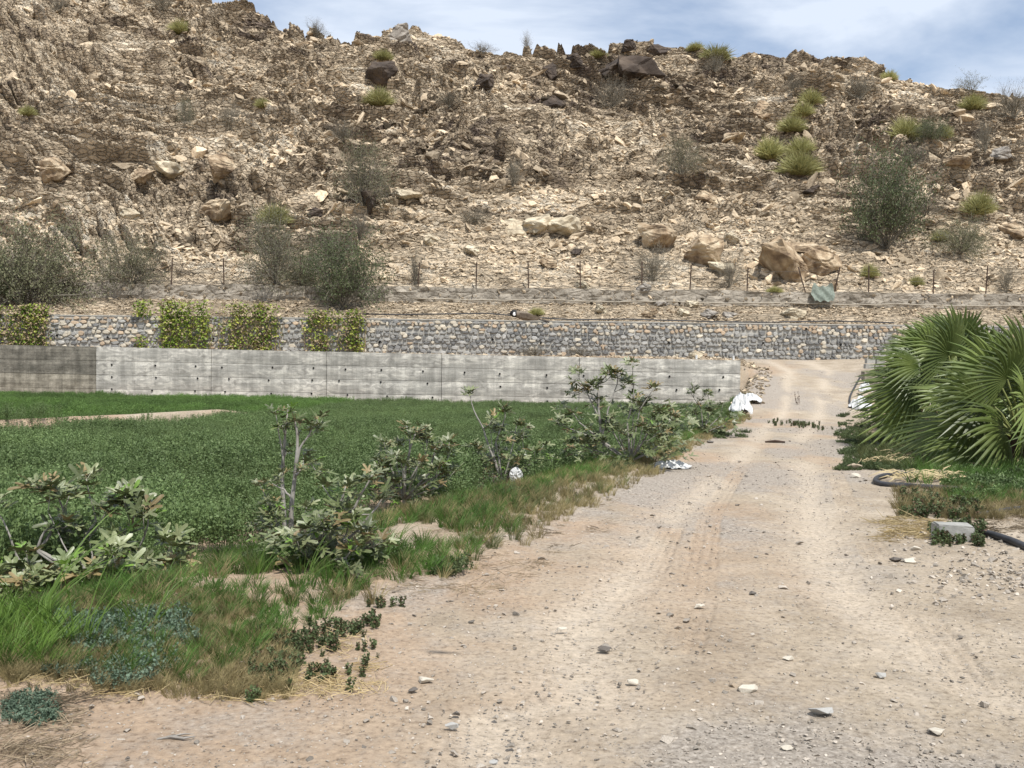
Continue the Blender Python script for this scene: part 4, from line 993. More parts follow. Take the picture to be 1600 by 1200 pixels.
# dry brush at the foot of the stone wall
for px, lb in ((835, 'dead brown brushwood at the foot of the stone wall, left heap'), (905, 'dead brown brushwood at the foot of the stone wall, right heap')):
    bush('bare', px, 551, 32, 15, lb, base=lambda a, b_: gpt(PY(a, b_, 51.0).x, 51.0), group='brushwood heaps', cat='brushwood')

# ------------------------------------------------------------------ alfalfa field
def alf_geo(seed, n=26, h=0.5, R=0.2):
    r = random.Random(seed); g = Geo()
    for i in range(n):
        a = r.uniform(0, 6.28); rad = R * math.sqrt(r.random()); p = Vector((math.cos(a) * rad, math.sin(a) * rad, 0))
        d = Vector((p.x * .8, p.y * .8, 1)).normalized(); hh = h * r.uniform(.7, 1.1)
        q = p.copy(); k = 9
        for s in range(k):
            q2 = q + (d + rvec(r) * .25).normalized() * hh / k
            if s % 2 == 0: ribbon(g, q, q2, .003, .003, d.cross(rvec(r)).normalized())
            if s > 2:
                for _ in range(3):
                    t = (rvec(r) + Vector((0, 0, .35))).normalized(); ln = r.uniform(.02, .036); sd2 = t.cross(rvec(r)).normalized() * ln * .42; a0 = q2 + t * .012
                    g.add([a0, a0 + t * ln * .55 + sd2, a0 + t * ln, a0 + t * ln * .55 - sd2], [(0, 1, 2, 3)])
            q = q2
    return g
ALF = [alf_geo(40 + i) for i in range(5)]
def area_pts(n, y0, y1, u0, u1, cond):
    y = np.sqrt(rng.uniform(y0 ** 2, y1 ** 2, n)); x = rng.uniform(u0, u1, n) * y
    m = cond(x, y); return x[m], y[m]
bund_y = lambda x: 23 + 2 * np.clip(x + 12.3, -3, 9)
def field_main(x, y):
    dl = xL(y) - x
    return (dl > vw(y) * 1.06 + 0.3 * (fbm(x, y, 8, 2) - .5)) & (y < wallY(x) - 0.5) & ~((np.abs(y - bund_y(x)) < 0.45 + 2.6 * (fbm(x * .8, y, 81, 2) - .5)) & (x < -7.6)) & ~((y > bund_y(x)) & (x < -7.6))
x, y = area_pts(21000, 6.0, 50.5, -0.66, 0.26, field_main)
m = y > 7.5 ; FB = [(G(a_, b_), r_) for a_, b_, r_ in ((150, 925, .7), (452, 855, .35), (500, 880, .45), (632, 800, .5), (785, 757, .5), (985, 722, .8), (905, 716, .5), (1100, 676, .7))]
for q_, r_ in FB: m &= ~((np.abs(x - q_.x) < r_) & (y < q_.y + .25) & (y > q_.y - 1.5))
x = x[m]; y = y[m]
scl = rng.uniform(.7, 1.15, len(x)) * np.interp(y, [5, 12, 30, 45], [1.0, .95, .68, .6]) * (0.55 + 0.9 * fbm(x * .7, y * .7, 83, 3))
scatter('alfalfa_field', ALF, [M['alfalfa']], np.stack([x, y, gz(x, y) - .02], -1), np.stack([rng.normal(0, .12, len(x)), rng.normal(0, .12, len(x)), rng.uniform(0, 6.28, len(x))], -1), scl,
        np.clip(0.25 + 0.5 * fbm(x * .22, y * .22, 84, 3) + rng.normal(0, .12, len(x)), 0, 1), 'dense deep green alfalfa crop filling the field below the wall', 'crop')
x, y = area_pts(16000, 24, 52, -0.68, -0.05, lambda x, y: (x < -7.6) & (y > bund_y(x) + .8 + 2.6 * (fbm(x, y, 86, 2) - .5)) & (y < wallY(x) - 1.1 + .8 * (fbm(x * .6, y * .1, 88, 2) - .5)))
scatter('alfalfa_strip', ALF, [M['alfalfa_far']], np.stack([x, y, gz(x, y) - .02], -1), np.stack([np.zeros(len(x)), np.zeros(len(x)), rng.uniform(0, 6.28, len(x))], -1), rng.uniform(.4, .8, len(x)) * (.5 + fbm(x * .9, y * .9, 183, 3)),
        np.clip(.5 + 1.6 * (fbm(x * .35, y * .35, 184, 3) - .5) + rng.normal(0, .15, len(x)), 0, 1), 'brighter green strip of crop between the soil bund and the wall', 'crop')

# ------------------------------------------------------------------ grasses on the verges
def grass_geo(seed, n=34, h=0.22, R=0.07, wd=0.0035, lean=.5, bend=.5, mi=0, segs_=3):
    r = random.Random(seed); g = Geo()
    for i in range(n):
        a = r.uniform(0, 6.28); rad = R * math.sqrt(r.random()); q = Vector((math.cos(a) * rad, math.sin(a) * rad, -.01))
        d = Vector((math.cos(a) * lean * r.random(), math.sin(a) * lean * r.random(), 1)).normalized(); hh = h * r.uniform(.5, 1.15)
        s = d.cross(Vector((math.cos(a + 1), math.sin(a + 1), .1))).normalized(); w_ = wd * r.uniform(.7, 1.3)
        bd = Vector((math.cos(a) + r.uniform(-.5, .5), math.sin(a) + r.uniform(-.5, .5), -.7)) * bend
        for k in range(segs_):
            q2 = q + d * hh / segs_; t0 = 1 - k / segs_ * .6; t1 = 1 - (k + 1) / segs_ * .6 if k < segs_ - 1 else .1
            ribbon(g, q, q2, w_ * t0, w_ * t1, s, mi); q = q2; d = (d + bd * .5).normalized()
    return g
def place(name, geos, mats, x, y, smin, smax, label, cat='grass', tone_s=.5, dz=0):
    n_ = len(x)
    return scatter(name, geos, mats, np.stack([x, y, gz(x, y) + dz], -1), np.stack([rng.normal(0, .1, n_), rng.normal(0, .1, n_), rng.uniform(0, 6.28, n_)], -1), rng.uniform(smin, smax, n_),
                   np.clip(fbm(x * .6, y * .6, 99, 3) + rng.normal(0, .2, n_), 0, 1), label, cat)
GR = [grass_geo(60 + i) for i in range(4)]
GRL = [grass_geo(70 + i, n=26, h=.42, R=.08, wd=.005, bend=.45) for i in range(4)]
DL = lambda x, y: xL(y) - x
edge = lambda x, y: 0.5 * (fbm(x * 1.3, y * 1.3, 111, 3) - .5)
bare = lambda x, y: (np.abs((x - xL(y)) / vw(y) + .62 + .1 * np.sin(y * 1.3)) < .10) & (fbm(x * .3, y * .55, 113, 2) > .52) & (y < 17)
# bare soil spots seen in the photo
spots = [(380, 922, .34, .12), (425, 905, .22, .09), (660, 833, .36, .16), (635, 842, .22, .12), (490, 968, .35, .14)]
SP = [(G(a, b_), c, d) for a, b_, c, d in spots]
def notspot(x, y):
    m = np.ones(len(x), bool)
    for q, a, b_ in SP: m &= ((x - q.x) / a) ** 2 + ((y - q.y) / (b_ * 2.2)) ** 2 > 1
    return m
x, y = area_pts(26000, 5.2, 36, -0.60, 0.26, lambda x, y: (DL(x, y) > np.interp(y, [6, 6.8, 9.3, 11], [.5, .05, .12, .33]) * vw(y) + edge(x, y)) & (DL(x, y) < vw(y) * 1.15) & (y > 5.2))
m = notspot(x, y) & ~bare(x, y); x = x[m]; y = y[m]
place('green_grass', GR, [M['grass_green']], x, y, .4, 1.05, 'green grass between the fig shrubs and the dry verge')
x, y = area_pts(42000, 5.0, 40, -0.50, 0.27, lambda x, y: (DL(x, y) > .06 + .9 * edge(x, y) - .1) & (DL(x, y) < vw(y) * .75))
dm = sstep(8.0, 10.5, y) * .85 + .15; m = notspot(x, y) & (rng.random(len(x)) < dm) ; 
place('dry_grass', GR, [M['grass_dry']], x[m], y[m], .3, .85, 'straw coloured dry grass along the left edge of the dirt road')
m = notspot(x, y) & (rng.random(len(x)) < .45) & (DL(x, y) > .12 + edge(x, y))
place('mixed_grass', GR, [M['grass_mix']], x[m], y[m], .35, .85, 'half dried grass mixed into the verge of the dirt road')
# bottom left corner: tall lush grass, thinning to the right
def corner(n_, x0p, x1p, y0p, y1p, seed=0):
    pts = []
    for i in range(n_):
        q = P(rng.uniform(x0p, x1p), rng.uniform(y0p, y1p), 0); pts.append((q.x, q.y))
    a = np.array(pts); return a[:, 0], a[:, 1]
x, y = corner(120, -180, 85, 985, 1078); 
place('tall_grass', GRL, [M['reed']], x, y, .35, .7, 'tall bright green grass in the bottom left corner')
x, y = corner(700, -180, 560, 935, 1075); m = (x < np.interp(y, [4.6, 7], [-1.6, -.8]) + .3 * edge(x, y))
place('corner_grass', GR, [M['grass_green']], x[m], y[m], .3, .7, 'medium green grass around the front fig shrub')
x, y = corner(1500, -180, 460, 950, 1092); m = notspot(x, y)
place('corner_dry_grass', GR, [M['grass_dry']], x[m], y[m], .22, .5, 'dry brown grass fringe at the bottom left')
# reed-like arching grass in front of the fig shrubs
def arch_grass(px, py, s, label):
    q = G(px, py); g = grass_geo(int(px), n=20, h=.8, R=.12, wd=.006, lean=.6, bend=.28, segs_=6)
    me = mesh_of('arching_grass', g, [M['reed']]); o = link('arching_grass', me, None, q, None, s); tag(o, label, 'grass', 'arching grass clumps')
arch_grass(40, 985, .95, 'tall arching grass clump at the left edge in front of the fig shrub')
arch_grass(120, 1010, .7, 'arching grass clump bending right across the front fig shrub')
arch_grass(225, 985, .6, 'short arching grass clump right of the front fig shrub')
arch_grass(475, 915, .5, 'dark green arching tuft beside the bare soil patch'); arch_grass(560, 885, .55, 'bright arching tuft under the leaning fig shrub')
arch_grass(610, 862, .5, 'grass tuft at the foot of the leaning fig shrub, right side'); arch_grass(790, 742, .7, 'grass tuft under the white bag'); arch_grass(400, 905, .4, 'small grass tuft left of the tall fig stem')
# blue-green weed cushions
def leafy_geo(seed, n=60, R=.2, h=.18, ls=.03):
    r = random.Random(seed); g = Geo()
    for i in range(n):
        a = r.uniform(0, 6.28); rad = R * math.sqrt(r.random()); q = Vector((math.cos(a) * rad, math.sin(a) * rad, 0)); hh = h * r.uniform(.4, 1.1) * (1 - .5 * rad / R)
        d = Vector((math.cos(a) * .5, math.sin(a) * .5, 1)).normalized()
        for k in range(5):
            q2 = q + (d + rvec(r) * .35).normalized() * hh / 5; ribbon(g, q, q2, .002, .002, d.cross(rvec(r)).normalized())
            for _ in range(3):
                t = (rvec(r) + Vector((0, 0, .4))).normalized(); ln = ls * r.uniform(.6, 1.2); s2 = t.cross(rvec(r)).normalized() * ln * .3
                g.add([q2, q2 + t * ln * .6 + s2, q2 + t * ln, q2 + t * ln * .6 - s2], [(0, 1, 2, 3)])
            q = q2
    return g
LG = [leafy_geo(200 + i) for i in range(3)]
x, y = corner(38, 100, 268, 985, 1076); place('blue_green_weeds', LG, [M['bluegreen']], x, y, .35, .8, 'blue green leafy weeds spreading below the front fig shrub', 'weeds')
x, y = corner(14, 25, 75, 1100, 1125); place('blue_green_patch', LG, [M['bluegreen']], x, y, .25, .45, 'small blue green weed patch at the bottom left road edge', 'weeds')
# dark small weeds on the pale patch
def weed_mesh(seed, h=.12):
    r = random.Random(seed); g = Geo()
    for s_ in range(r.randint(2, 5)):
        q = Vector((r.uniform(-.03, .03), r.uniform(-.03, .03), 0)); d = Vector((r.uniform(-.3, .3), r.uniform(-.3, .3), 1)).normalized(); hh = h * r.uniform(.6, 1.2)
        for k in range(6):
            q2 = q + (d + rvec(r) * .2).normalized() * hh / 6; ribbon(g, q, q2, .003, .003, d.cross(rvec(r)).normalized(), 0)
            for _ in range(4):
                t = (rvec(r) + Vector((0, 0, .3))).normalized(); ln = .03 * r.uniform(.6, 1.2); s2 = t.cross(rvec(r)).normalized() * ln * .38
                g.add([q2, q2 + t * ln * .6 + s2, q2 + t * ln, q2 + t * ln * .6 - s2], [(0, 1, 2, 3)], 1 if r.random() < .18 else 0)
            q = q2
    return g
WG = [weed_mesh(300 + i) for i in range(5)]
pts = []
for (a, b_, rx, ry, k) in [(470, 1010, 60, 22, 75), (430, 1045, 45, 22, 55), (545, 985, 35, 12, 26), (560, 1040, 30, 25, 8), (500, 1065, 60, 18, 14), (585, 975, 16, 8, 8), (395, 1090, 8, 6, 7), (610, 950, 25, 4, 5)]:
    for _ in range(k):
        q = P(rng.normal(a, rx * .55), rng.normal(b_, ry * .55)); pts.append((q.x, q.y))
a = np.array(pts); place('dark_weeds', WG, [M['weed'], M['weed_tip']], a[:, 0], a[:, 1], .28, .62, 'cluster of dark stiff weeds on the pale soil beside the road', 'weeds')
# straw
def straw_geo(seed, n=14, R=.12, ln=.14):
    r = random.Random(seed); g = Geo()
    for i in range(n):
        p = Vector((r.uniform(-R, R), r.uniform(-R, R), r.uniform(.003, .02))); d = Vector((r.uniform(-1, 1), r.uniform(-.5, .5), r.uniform(-.08, .12))).normalized() * ln * r.uniform(.4, 1)
        ribbon(g, p, p + d, .0025, .0015, (0, .3, 1)); ribbon(g, p, p + d, .0025, .0015, (0.2, 1, 0))
    return g
SG = [straw_geo(400 + i) for i in range(3)]
x, y = corner(60, 350, 590, 985, 1082); place('straw', SG, [M['straw']], x, y, .4, .9, 'pale straw scattered around the dark weeds', 'straw')
x, y = corner(130, -60, 560, 1055, 1092); place('straw_fringe', SG, [M['straw']], x, y, .35, .9, 'thin straw line along the foot of the left grasses', 'straw')
x, y = corner(75, -60, 130, 1095, 1200); place('dry_litter', SG, [M['litter']], x, y, .5, 1.0, 'brown dry litter in the bottom left corner', 'litter')
x, y = corner(160, 560, 960, 770, 930); m = DL(x, y) > -.5; place('verge_litter', SG, [M['litter']], x[m], y[m], .5, 1.1, 'dry stalks fallen along the road edge', 'litter')

# ------------------------------------------------------------------ gravel and stones on the road
PB = [geo_from_mesh(hull_rock(1000 + i, 10, 1, .8, .5)) for i in range(6)]
n_ = 75000
y = np.exp(rng.uniform(math.log(3.4), math.log(52), n_)); x = rng.uniform(-.6, .6, n_) * y
m = (x > xL(y) - .3) & (x < xR(y) + 1.5); x = x[m]; y = y[m]
cl_ = fbm(x * .55 + 3, y * .38, 77, 4); m = rng.random(len(x)) < .35 + 1.2 * sstep(.45, .6, cl_); x = x[m]; y = y[m]
s_ = np.clip(np.exp(rng.normal(-5.15, .6, len(x))) * (0.8 + y * .03), .002, .045)
scatter('gravel', PB, [M['pebble']], np.stack([x, y, gz(x, y) + s_ * .15], -1), rng.uniform(-3, 3, (len(x), 3)) * [.08, .08, 1], s_, rng.normal(.36, .22, len(x)), 'loose gravel and chips scattered over the dirt road', 'gravel')
# rubble heap at the right edge
pts = [(P(rng.normal(1560, 55), rng.normal(893, 20))) for _ in range(330)] + [P(rng.uniform(1390, 1640), rng.uniform(850, 950)) for _ in range(260)] + [P(rng.normal(1450, 25), rng.normal(838, 8)) for _ in range(90)]
a = np.array([(q.x, q.y) for q in pts]); s_ = np.clip(np.exp(rng.normal(-4.25, .5, len(a))), .006, .055)
scatter('stone_chips', PB, [M['pebble']], np.stack([a[:, 0], a[:, 1], gz(a[:, 0], a[:, 1]) + s_ * .3], -1), rng.uniform(-3, 3, (len(a), 3)) * [.15, .15, 1], s_, rng.normal(.42, .25, len(a)), 'spread of pale broken stone chips at the right road edge', 'rubble')
def stone(px, py, r, mk, label, flat=.45, seed=1, name='stone', group='loose stones on the dirt road', stretch=1.0):
    q = G(px, py); R = r / FPX * q.y * 1.15
    me = hull_rock(seed, 12, stretch, .8, flat, detail=1, rough=.03, name=name); me.materials.append(M[mk.replace('boulder_', 's_')])
    return tag(link(name, me, None, q + Vector((0, 0, R * flat * .5 + .004)), (0, 0, rnd.uniform(-.4, .4)), R), label, 'stone', group)
for i, a in enumerate([(1168, 1082, 15, 'boulder_cream', 'pale flat stone in the middle foreground of the road'), (1281, 1118, 18, 'boulder_grey', 'largest grey flat stone in the road foreground'),
          (1464, 1148, 13, 'boulder_cream', 'white stone at the lower right of the road'), (1175, 930, 6, 'boulder_dark', 'small dark cube-like stone on the road'), (1146, 1075, 8, 'boulder_tan', 'brown stone left of the pale flat stone'),
          (1376, 1060, 9, 'boulder_grey', 'small bluish grey stone right of centre on the road'), (706, 1140, 10, 'boulder_grey', 'grey stone in the lower centre left of the road'), (714, 1118, 7, 'boulder_dark', 'dark stone just above the grey one'),
          (665, 1068, 12, 'boulder_cream', 'thin pale stone near the left side of the road'), (1228, 1172, 9, 'boulder_cream', 'small white stone at the bottom of the photo'), (1336, 734, 12, 'boulder_tan', 'larger of two rounded stones at the right road edge'),
          (1337, 746, 8, 'boulder_cream', 'smaller of two rounded stones at the right road edge'), (1092, 951, 8, 'boulder_cream', 'pale chip stone in the middle of the road'), (1232, 1032, 8, 'boulder_cream', 'whitish stone with a dark side on the road'),
          (646, 1083, 8, 'boulder_dark', 'dark small stone left of the pale thin one'), (878, 987, 7, 'boulder_cream', 'small white stone left on the road'), (1400, 877, 9, 'boulder_dark', 'grey stone left of the chip spread'),
          (1423, 880, 10, 'boulder_cream', 'pale angular stone left of the chip spread'), (1432, 860, 7, 'boulder_cream', 'upright white chip by the concrete block'), (988, 1070, 9, 'boulder_cream', 'flat beige stone left of the road middle'),
          (1110, 692, 5, 'boulder_dark', 'tiny dark stone far along the road'), (770, 1196, 8, 'boulder_grey', 'half seen pale stone at the bottom edge'), (945, 1018, 9, 'boulder_dark', 'dark chip beside a pale one on the road')]):
    stone(*a, seed=500 + i, flat=.5, stretch=1.2)
# fallen twig and bark
g = Geo(); q = G(272, 1160)
tube(g, [(-.075, 0, .006), (-.02, .012, .014), (.04, .005, .010), (.085, .02, .014)], [.003, .007, .006, .002], 6); tube(g, [(-.03, .01, .012), (.03, .035, .018), (.075, .04, .016)], [.004, .004, .001], 5)
tag(link('twig', mesh_of('twig', g, [M['bark']]), None, q), 'forked grey twig lying on the road in the lower left', 'twig')
g = Geo(); q = G(1211, 692); tube(g, [(-.22, 0, .02), (0, .02, .035), (.22, -.01, .02)], [.02, .035, .02], 6)
tag(link('wood_scrap', mesh_of('wood_scrap', g, [M['steel']]), None, q), 'thin dark scrap lying across the far end of the road', 'scrap')
# weed on the far road
a = np.array([(P(rng.normal(1240, 16), 664).x, P(1240, rng.normal(665, 3)).y) for _ in range(44)])
place('road_weeds', WG, [M['weed'], M['weed_tip']], a[:, 0], a[:, 1], .7, 1.3, 'low weed patch growing in the middle of the far road', 'weeds')
q = G(1247, 632); o = link('weed', mesh_of('weed', weed_mesh(333, .3), [M['weed_tip'], M['weed_tip']]), None, q, None, 1.5); tag(o, 'single dry weed on the ramp above the weed patch', 'weed')

# ------------------------------------------------------------------ fig shrubs
def fig_leaf_mesh(name, seed, mk):
    r = random.Random(seed); g = Geo(); lob = [(-118, .50), (-62, .78), (0, 1.0), (60, .80), (116, .52)]
    out_ = []
    for i, (a, rr) in enumerate(lob):
        a += r.uniform(-7, 7); rr *= r.uniform(.9, 1.08)
        if i == 0: out_.append((-158, .30))
        out_ += [(a - 13, rr * .66), (a - 8, rr * .9), (a, rr), (a + 8, rr * .88), (a + 13, rr * .62)]
        out_.append((a + 29, .27) if i < 4 else (160, .26))
    cup = r.uniform(.10, .3); dr = r.uniform(.1, .35)
    def pt(a, rr, k=1.0):
        t = math.radians(a); x_ = math.sin(t) * rr * k; y_ = math.cos(t) * rr * k
        z_ = cup * abs(x_) - dr * max(y_, 0) ** 2 + .04 * math.sin(7 * t + seed) * rr
        return (x_ * .5, y_ * .5 + .14, z_ * .5)
    vs = [(0, .13, -.02)] + [pt(a, rr, .5) for a, rr in out_] + [pt(a, rr) for a, rr in out_]; n0 = len(out_)
    fs = [(0, 1 + i, 1 + i + 1) for i in range(n0 - 1)] + [(1 + i, 1 + n0 + i, 2 + n0 + i, 2 + i) for i in range(n0 - 1)]
    g.add(vs, fs)
    g.add([(-.008, -.12, .0), (.008, -.12, .0), (.006, .14, -.012), (-.006, .14, -.012)], [(0, 1, 2, 3)])
    return mesh_of(name, g, [M[mk]], True)
FL = [fig_leaf_mesh('fig_leaf', 1, 'fig_leaf'), fig_leaf_mesh('fig_leaf', 2, 'fig_leaf'), fig_leaf_mesh('fig_leaf', 3, 'fig_leaf_pale'), fig_leaf_mesh('fig_leaf', 4, 'fig_leaf_pale'), fig_leaf_mesh('fig_leaf', 5, 'fig_leaf_brown'), fig_leaf_mesh('fig_leaf', 6, 'fig_leaf_new')]
def fig(label, basepx, branches, leafsize=.2, seed=1, weights=(5, 5, 2, 2, 1.5, .8), per=8, fill=0, fillR=.4, fillH=.4, young=None):
    """branches: lists of pixels (px, py, dy metres off the base depth) from the base to a tip; each tip bears a whorl of leaves"""
    r = random.Random(seed); base = G(*basepx); Y = base.y
    e = bpy.data.objects.new('fig_shrub', None); COL.objects.link(e); e.location = base; tag(e, label, 'fig shrub', 'fig shrubs along the field edge')
    tips = []
    for br in branches:
        rad = br[0]; pts = [PY(a, b_, Y + dy) - base for a, b_, dy in br[1:]]
        sm = []
        for i in range(len(pts) - 1):
            for k in range(3):
                sm.append(pts[i].lerp(pts[i + 1], k / 3) + rvec(r) * .008)
        sm.append(pts[-1]); n0 = len(sm)
        g = Geo(); tube(g, sm, [rad * (1 - .72 * i / (n0 - 1)) for i in range(n0)], 7)
        link('branch', mesh_of('branch', g, [M['bark']], True), e); tips.append((sm[-1], (sm[-1] - sm[-3]).normalized(), per))
        for i in (n0 // 2, n0 * 3 // 4):
            if r.random() < .75:
                d = ((sm[-1] - sm[i]).normalized() * .4 + rvec(r) + Vector((0, -.2, .3))).normalized(); L_ = r.uniform(.12, .3) * (leafsize / .2)
                p1 = sm[i] + d * L_ * .5; p2 = p1 + (d + Vector((0, 0, .6))).normalized() * L_ * .5; g = Geo(); tube(g, [sm[i], p1, p2], [rad * .4, rad * .3, rad * .2], 5)
                link('branch', mesh_of('branch', g, [M['bark']], True), e); tips.append((p2, (p2 - p1).normalized(), max(4, per - 2)))
    ct = [0]; G6 = Geo()
    def leaf(p, d, s):
        i = r.choices(range(6), weights)[0]; ct[0] += 1; s *= 1.17
        n_ = (Vector((0, -.25, 1)) + rvec(r) * .55).normalized()
        x_ = d.cross(n_).normalized(); n_ = x_.cross(d).normalized()
        mtx = Matrix((x_, d, n_)).transposed().to_4x4(); mtx = Matrix.Translation(p) @ mtx @ Matrix.Scale(s, 4)
        if ct[0] <= 290:
            o = link('leaf', FL[i], e); o.matrix_local = mtx
        else: G6.add([mtx @ v_.co for v_ in FL[i].vertices], [tuple(f_.vertices) for f_ in FL[i].polygons], i)
    cnt = 0
    for p, d, k in tips:
        for j in range(k + 3):
            a = 2 * math.pi * (j + r.uniform(-.3, .3)) / k * 1.6; el = r.uniform(-.45, .75)
            dd = Vector((math.cos(a) * math.cos(el), math.sin(a) * math.cos(el), math.sin(el))); dd = (dd + d * .35 + Vector((0, -.12, -.05))).normalized()
            leaf(p - d * .03 * j / 4 + dd * leafsize * .22, dd, leafsize * r.uniform(.5, 1.2)); cnt += 1
    for j in range(fill):
        a = r.uniform(0, 6.28); rr = fillR * math.sqrt(r.random()); z_ = fillH * r.random() * (1 - .4 * rr / fillR)
        dd = Vector((math.cos(a), math.sin(a) * .8 - .3, r.uniform(-.5, .4))).normalized()
        leaf(Vector((math.cos(a) * rr, math.sin(a) * rr * .7 - .05, z_ + .06)), dd, leafsize * r.uniform(.7, 1.2)); cnt += 1
    if G6.f:
        o = link('leaves', mesh_of('leaves', G6, [q_.materials[0] for q_ in FL], True), e); o['kind'] = 'stuff'
    return e
fig('front left fig shrub with wide dusty leaf whorls over tall grass', (150, 925),
    [(.020, (150, 925, 0), (60, 860, 0), (100, 805, .1), (90, 770, .1)), (.018, (100, 880, 0), (55, 858, 0), (72, 830, 0), (105, 808, .1)), (.014, (150, 925, 0), (120, 860, 0), (150, 815, .1), (135, 748, .1)), (.012, (150, 925, 0), (180, 850, 0), (215, 800, 0), (200, 780, 0)),
     (.010, (150, 925, 0), (140, 840, .1), (165, 805, 0), (168, 792, 0)), (.012, (40, 900, 0), (20, 850, 0), (5, 815, 0), (-8, 785, 0)), (.012, (150, 925, 0), (210, 870, 0), (232, 820, 0), (228, 800, 0)),
     (.008, (150, 925, 0), (110, 870, -.1), (75, 800, 0), (78, 755, 0)), (.010, (150, 925, 0), (190, 880, -.2), (185, 850, -.2)), (.010, (150, 925, 0), (215, 900, -.2), (220, 872, -.2)),
     (.010, (150, 925, 0), (200, 925, -.3), (240, 905, -.3)), (.010, (150, 925, 0), (60, 915, -.3), (40, 885, -.2)), (.010, (150, 925, 0), (30, 940, -.2), (0, 900, -.2)), (.010, (150, 925, 0), (170, 920, -.4), (160, 895, -.4)), (.01, (150, 925, 0), (250, 890, .1), (280, 875, .1))]
    + [(.008, (150, 945, -.25), ((150 + a) // 2, 935, -.35), (a, b_, -.45)) for a, b_ in ((195, 930), (130, 915), (240, 905), (60, 905), (95, 940), (165, 955), (225, 940), (25, 915), (200, 890), (110, 880))],
    leafsize=.2, seed=1, per=9, fill=110, fillR=.75, fillH=.3)
fig('tallest fig with two bare grey upright stems, left of centre', (452, 855),
    [(.030, (455, 858, 0), (455, 800, 0), (462, 740, 0), (465, 680, 0), (460, 655, 0)), (.026, (448, 850, .15), (440, 760, .15), (445, 700, .15), (450, 640, .1)), (.015, (462, 730, 0), (470, 700, 0), (485, 675, 0), (487, 664, 0)),
     (.014, (460, 745, 0), (475, 728, 0), (490, 722, 0)), (.014, (455, 780, 0), (445, 765, 0), (425, 755, 0)), (.010, (445, 730, .1), (437, 680, .1), (430, 642, .1)), (.01, (455, 800, 0), (435, 790, -.1), (415, 785, -.1)),
     (.012, (452, 855, 0), (470, 820, -.1), (480, 790, -.1)), (.010, (452, 855, 0), (430, 820, -.1), (428, 800, -.1)), (.012, (450, 855, 0), (425, 800, 0), (405, 755, 0))],
    leafsize=.15, seed=2, per=7, fill=60, fillR=.38, fillH=.42)
fig('fig shrub leaning right, in front of the tallest one', (500, 880),
    [(.02, (500, 880, 0), (520, 830, 0), (555, 790, 0), (582, 742, 0)), (.016, (500, 880, 0), (500, 840, 0), (525, 800, 0), (540, 760, 0)), (.014, (510, 870, 0), (560, 830, 0), (590, 790, 0), (600, 775, 0)), (.012, (500, 880, 0), (540, 840, -.1), (545, 812, -.1)),
     (.012, (500, 880, 0), (500, 845, -.2), (515, 820, -.2)), (.012, (500, 880, 0), (570, 860, -.1), (600, 845, -.1)), (.01, (500, 880, 0), (480, 870, -.2), (478, 845, -.2)), (.01, (500, 880, 0), (540, 870, -.3), (560, 850, -.3))],
    leafsize=.165, seed=3, per=8, fill=85, fillR=.42, fillH=.3, weights=(4, 4, 3, 2, 1, 1.6))
fig('rounded fig shrub in the middle of the row with a dense pale crown', (632, 800),
    [(.025, (632, 800, 0), (632, 740, 0), (640, 700, 0), (650, 675, 0)), (.018, (632, 780, 0), (610, 730, 0), (600, 690, 0)), (.018, (632, 780, 0), (670, 740, 0), (680, 700, 0)), (.014, (632, 770, 0), (690, 740, 0), (705, 705, 0)), (.012, (640, 740, 0), (640, 690, 0), (635, 665, .1)),
     (.012, (632, 780, 0), (600, 745, -.2), (590, 715, -.2)), (.012, (632, 780, 0), (650, 740, -.3), (655, 720, -.3)), (.012, (632, 780, 0), (690, 760, 0), (712, 735, 0)), (.012, (632, 780, 0), (620, 730, .2), (622, 690, .2)), (.012, (640, 750, 0), (665, 710, .1), (668, 690, .1)),
     (.012, (632, 780, 0), (630, 740, -.3), (625, 715, -.3)), (.012, (632, 780, 0), (680, 750, -.2), (685, 728, -.2)), (.012, (632, 780, 0), (610, 760, -.2), (600, 735, -.2))],
    leafsize=.17, seed=4, per=9, fill=110, fillR=.55, fillH=.62, weights=(4, 4, 3, 2, 1.5, .4))
fig('fig shrub with a thin tall whip and a white bag caught in it', (785, 757),
    [(.022, (785, 757, 0), (765, 700, 0), (755, 670, 0), (740, 640, 0), (732, 612, 0)), (.018, (785, 757, 0), (775, 690, 0), (790, 650, 0), (785, 635, 0)), (.016, (785, 757, 0), (800, 700, 0), (808, 660, 0)), (.014, (785, 757, 0), (820, 715, 0), (815, 680, 0)),
     (.012, (785, 757, 0), (840, 745, 0), (865, 735, 0)), (.012, (785, 757, 0), (770, 700, 0), (765, 665, 0)), (.012, (785, 757, 0), (835, 720, 0), (850, 695, 0)), (.012, (785, 757, 0), (750, 720, -.2), (748, 695, -.2)), (.012, (785, 757, 0), (800, 730, -.3), (812, 715, -.3)),
     (.012, (785, 757, 0), (780, 700, .2), (778, 668, .2)), (.012, (785, 757, 0), (760, 735, -.2), (752, 722, -.2))],
    leafsize=.19, seed=5, per=8, fill=150, fillR=.6, fillH=.62, weights=(5, 4, 2, 2, 1, .6))
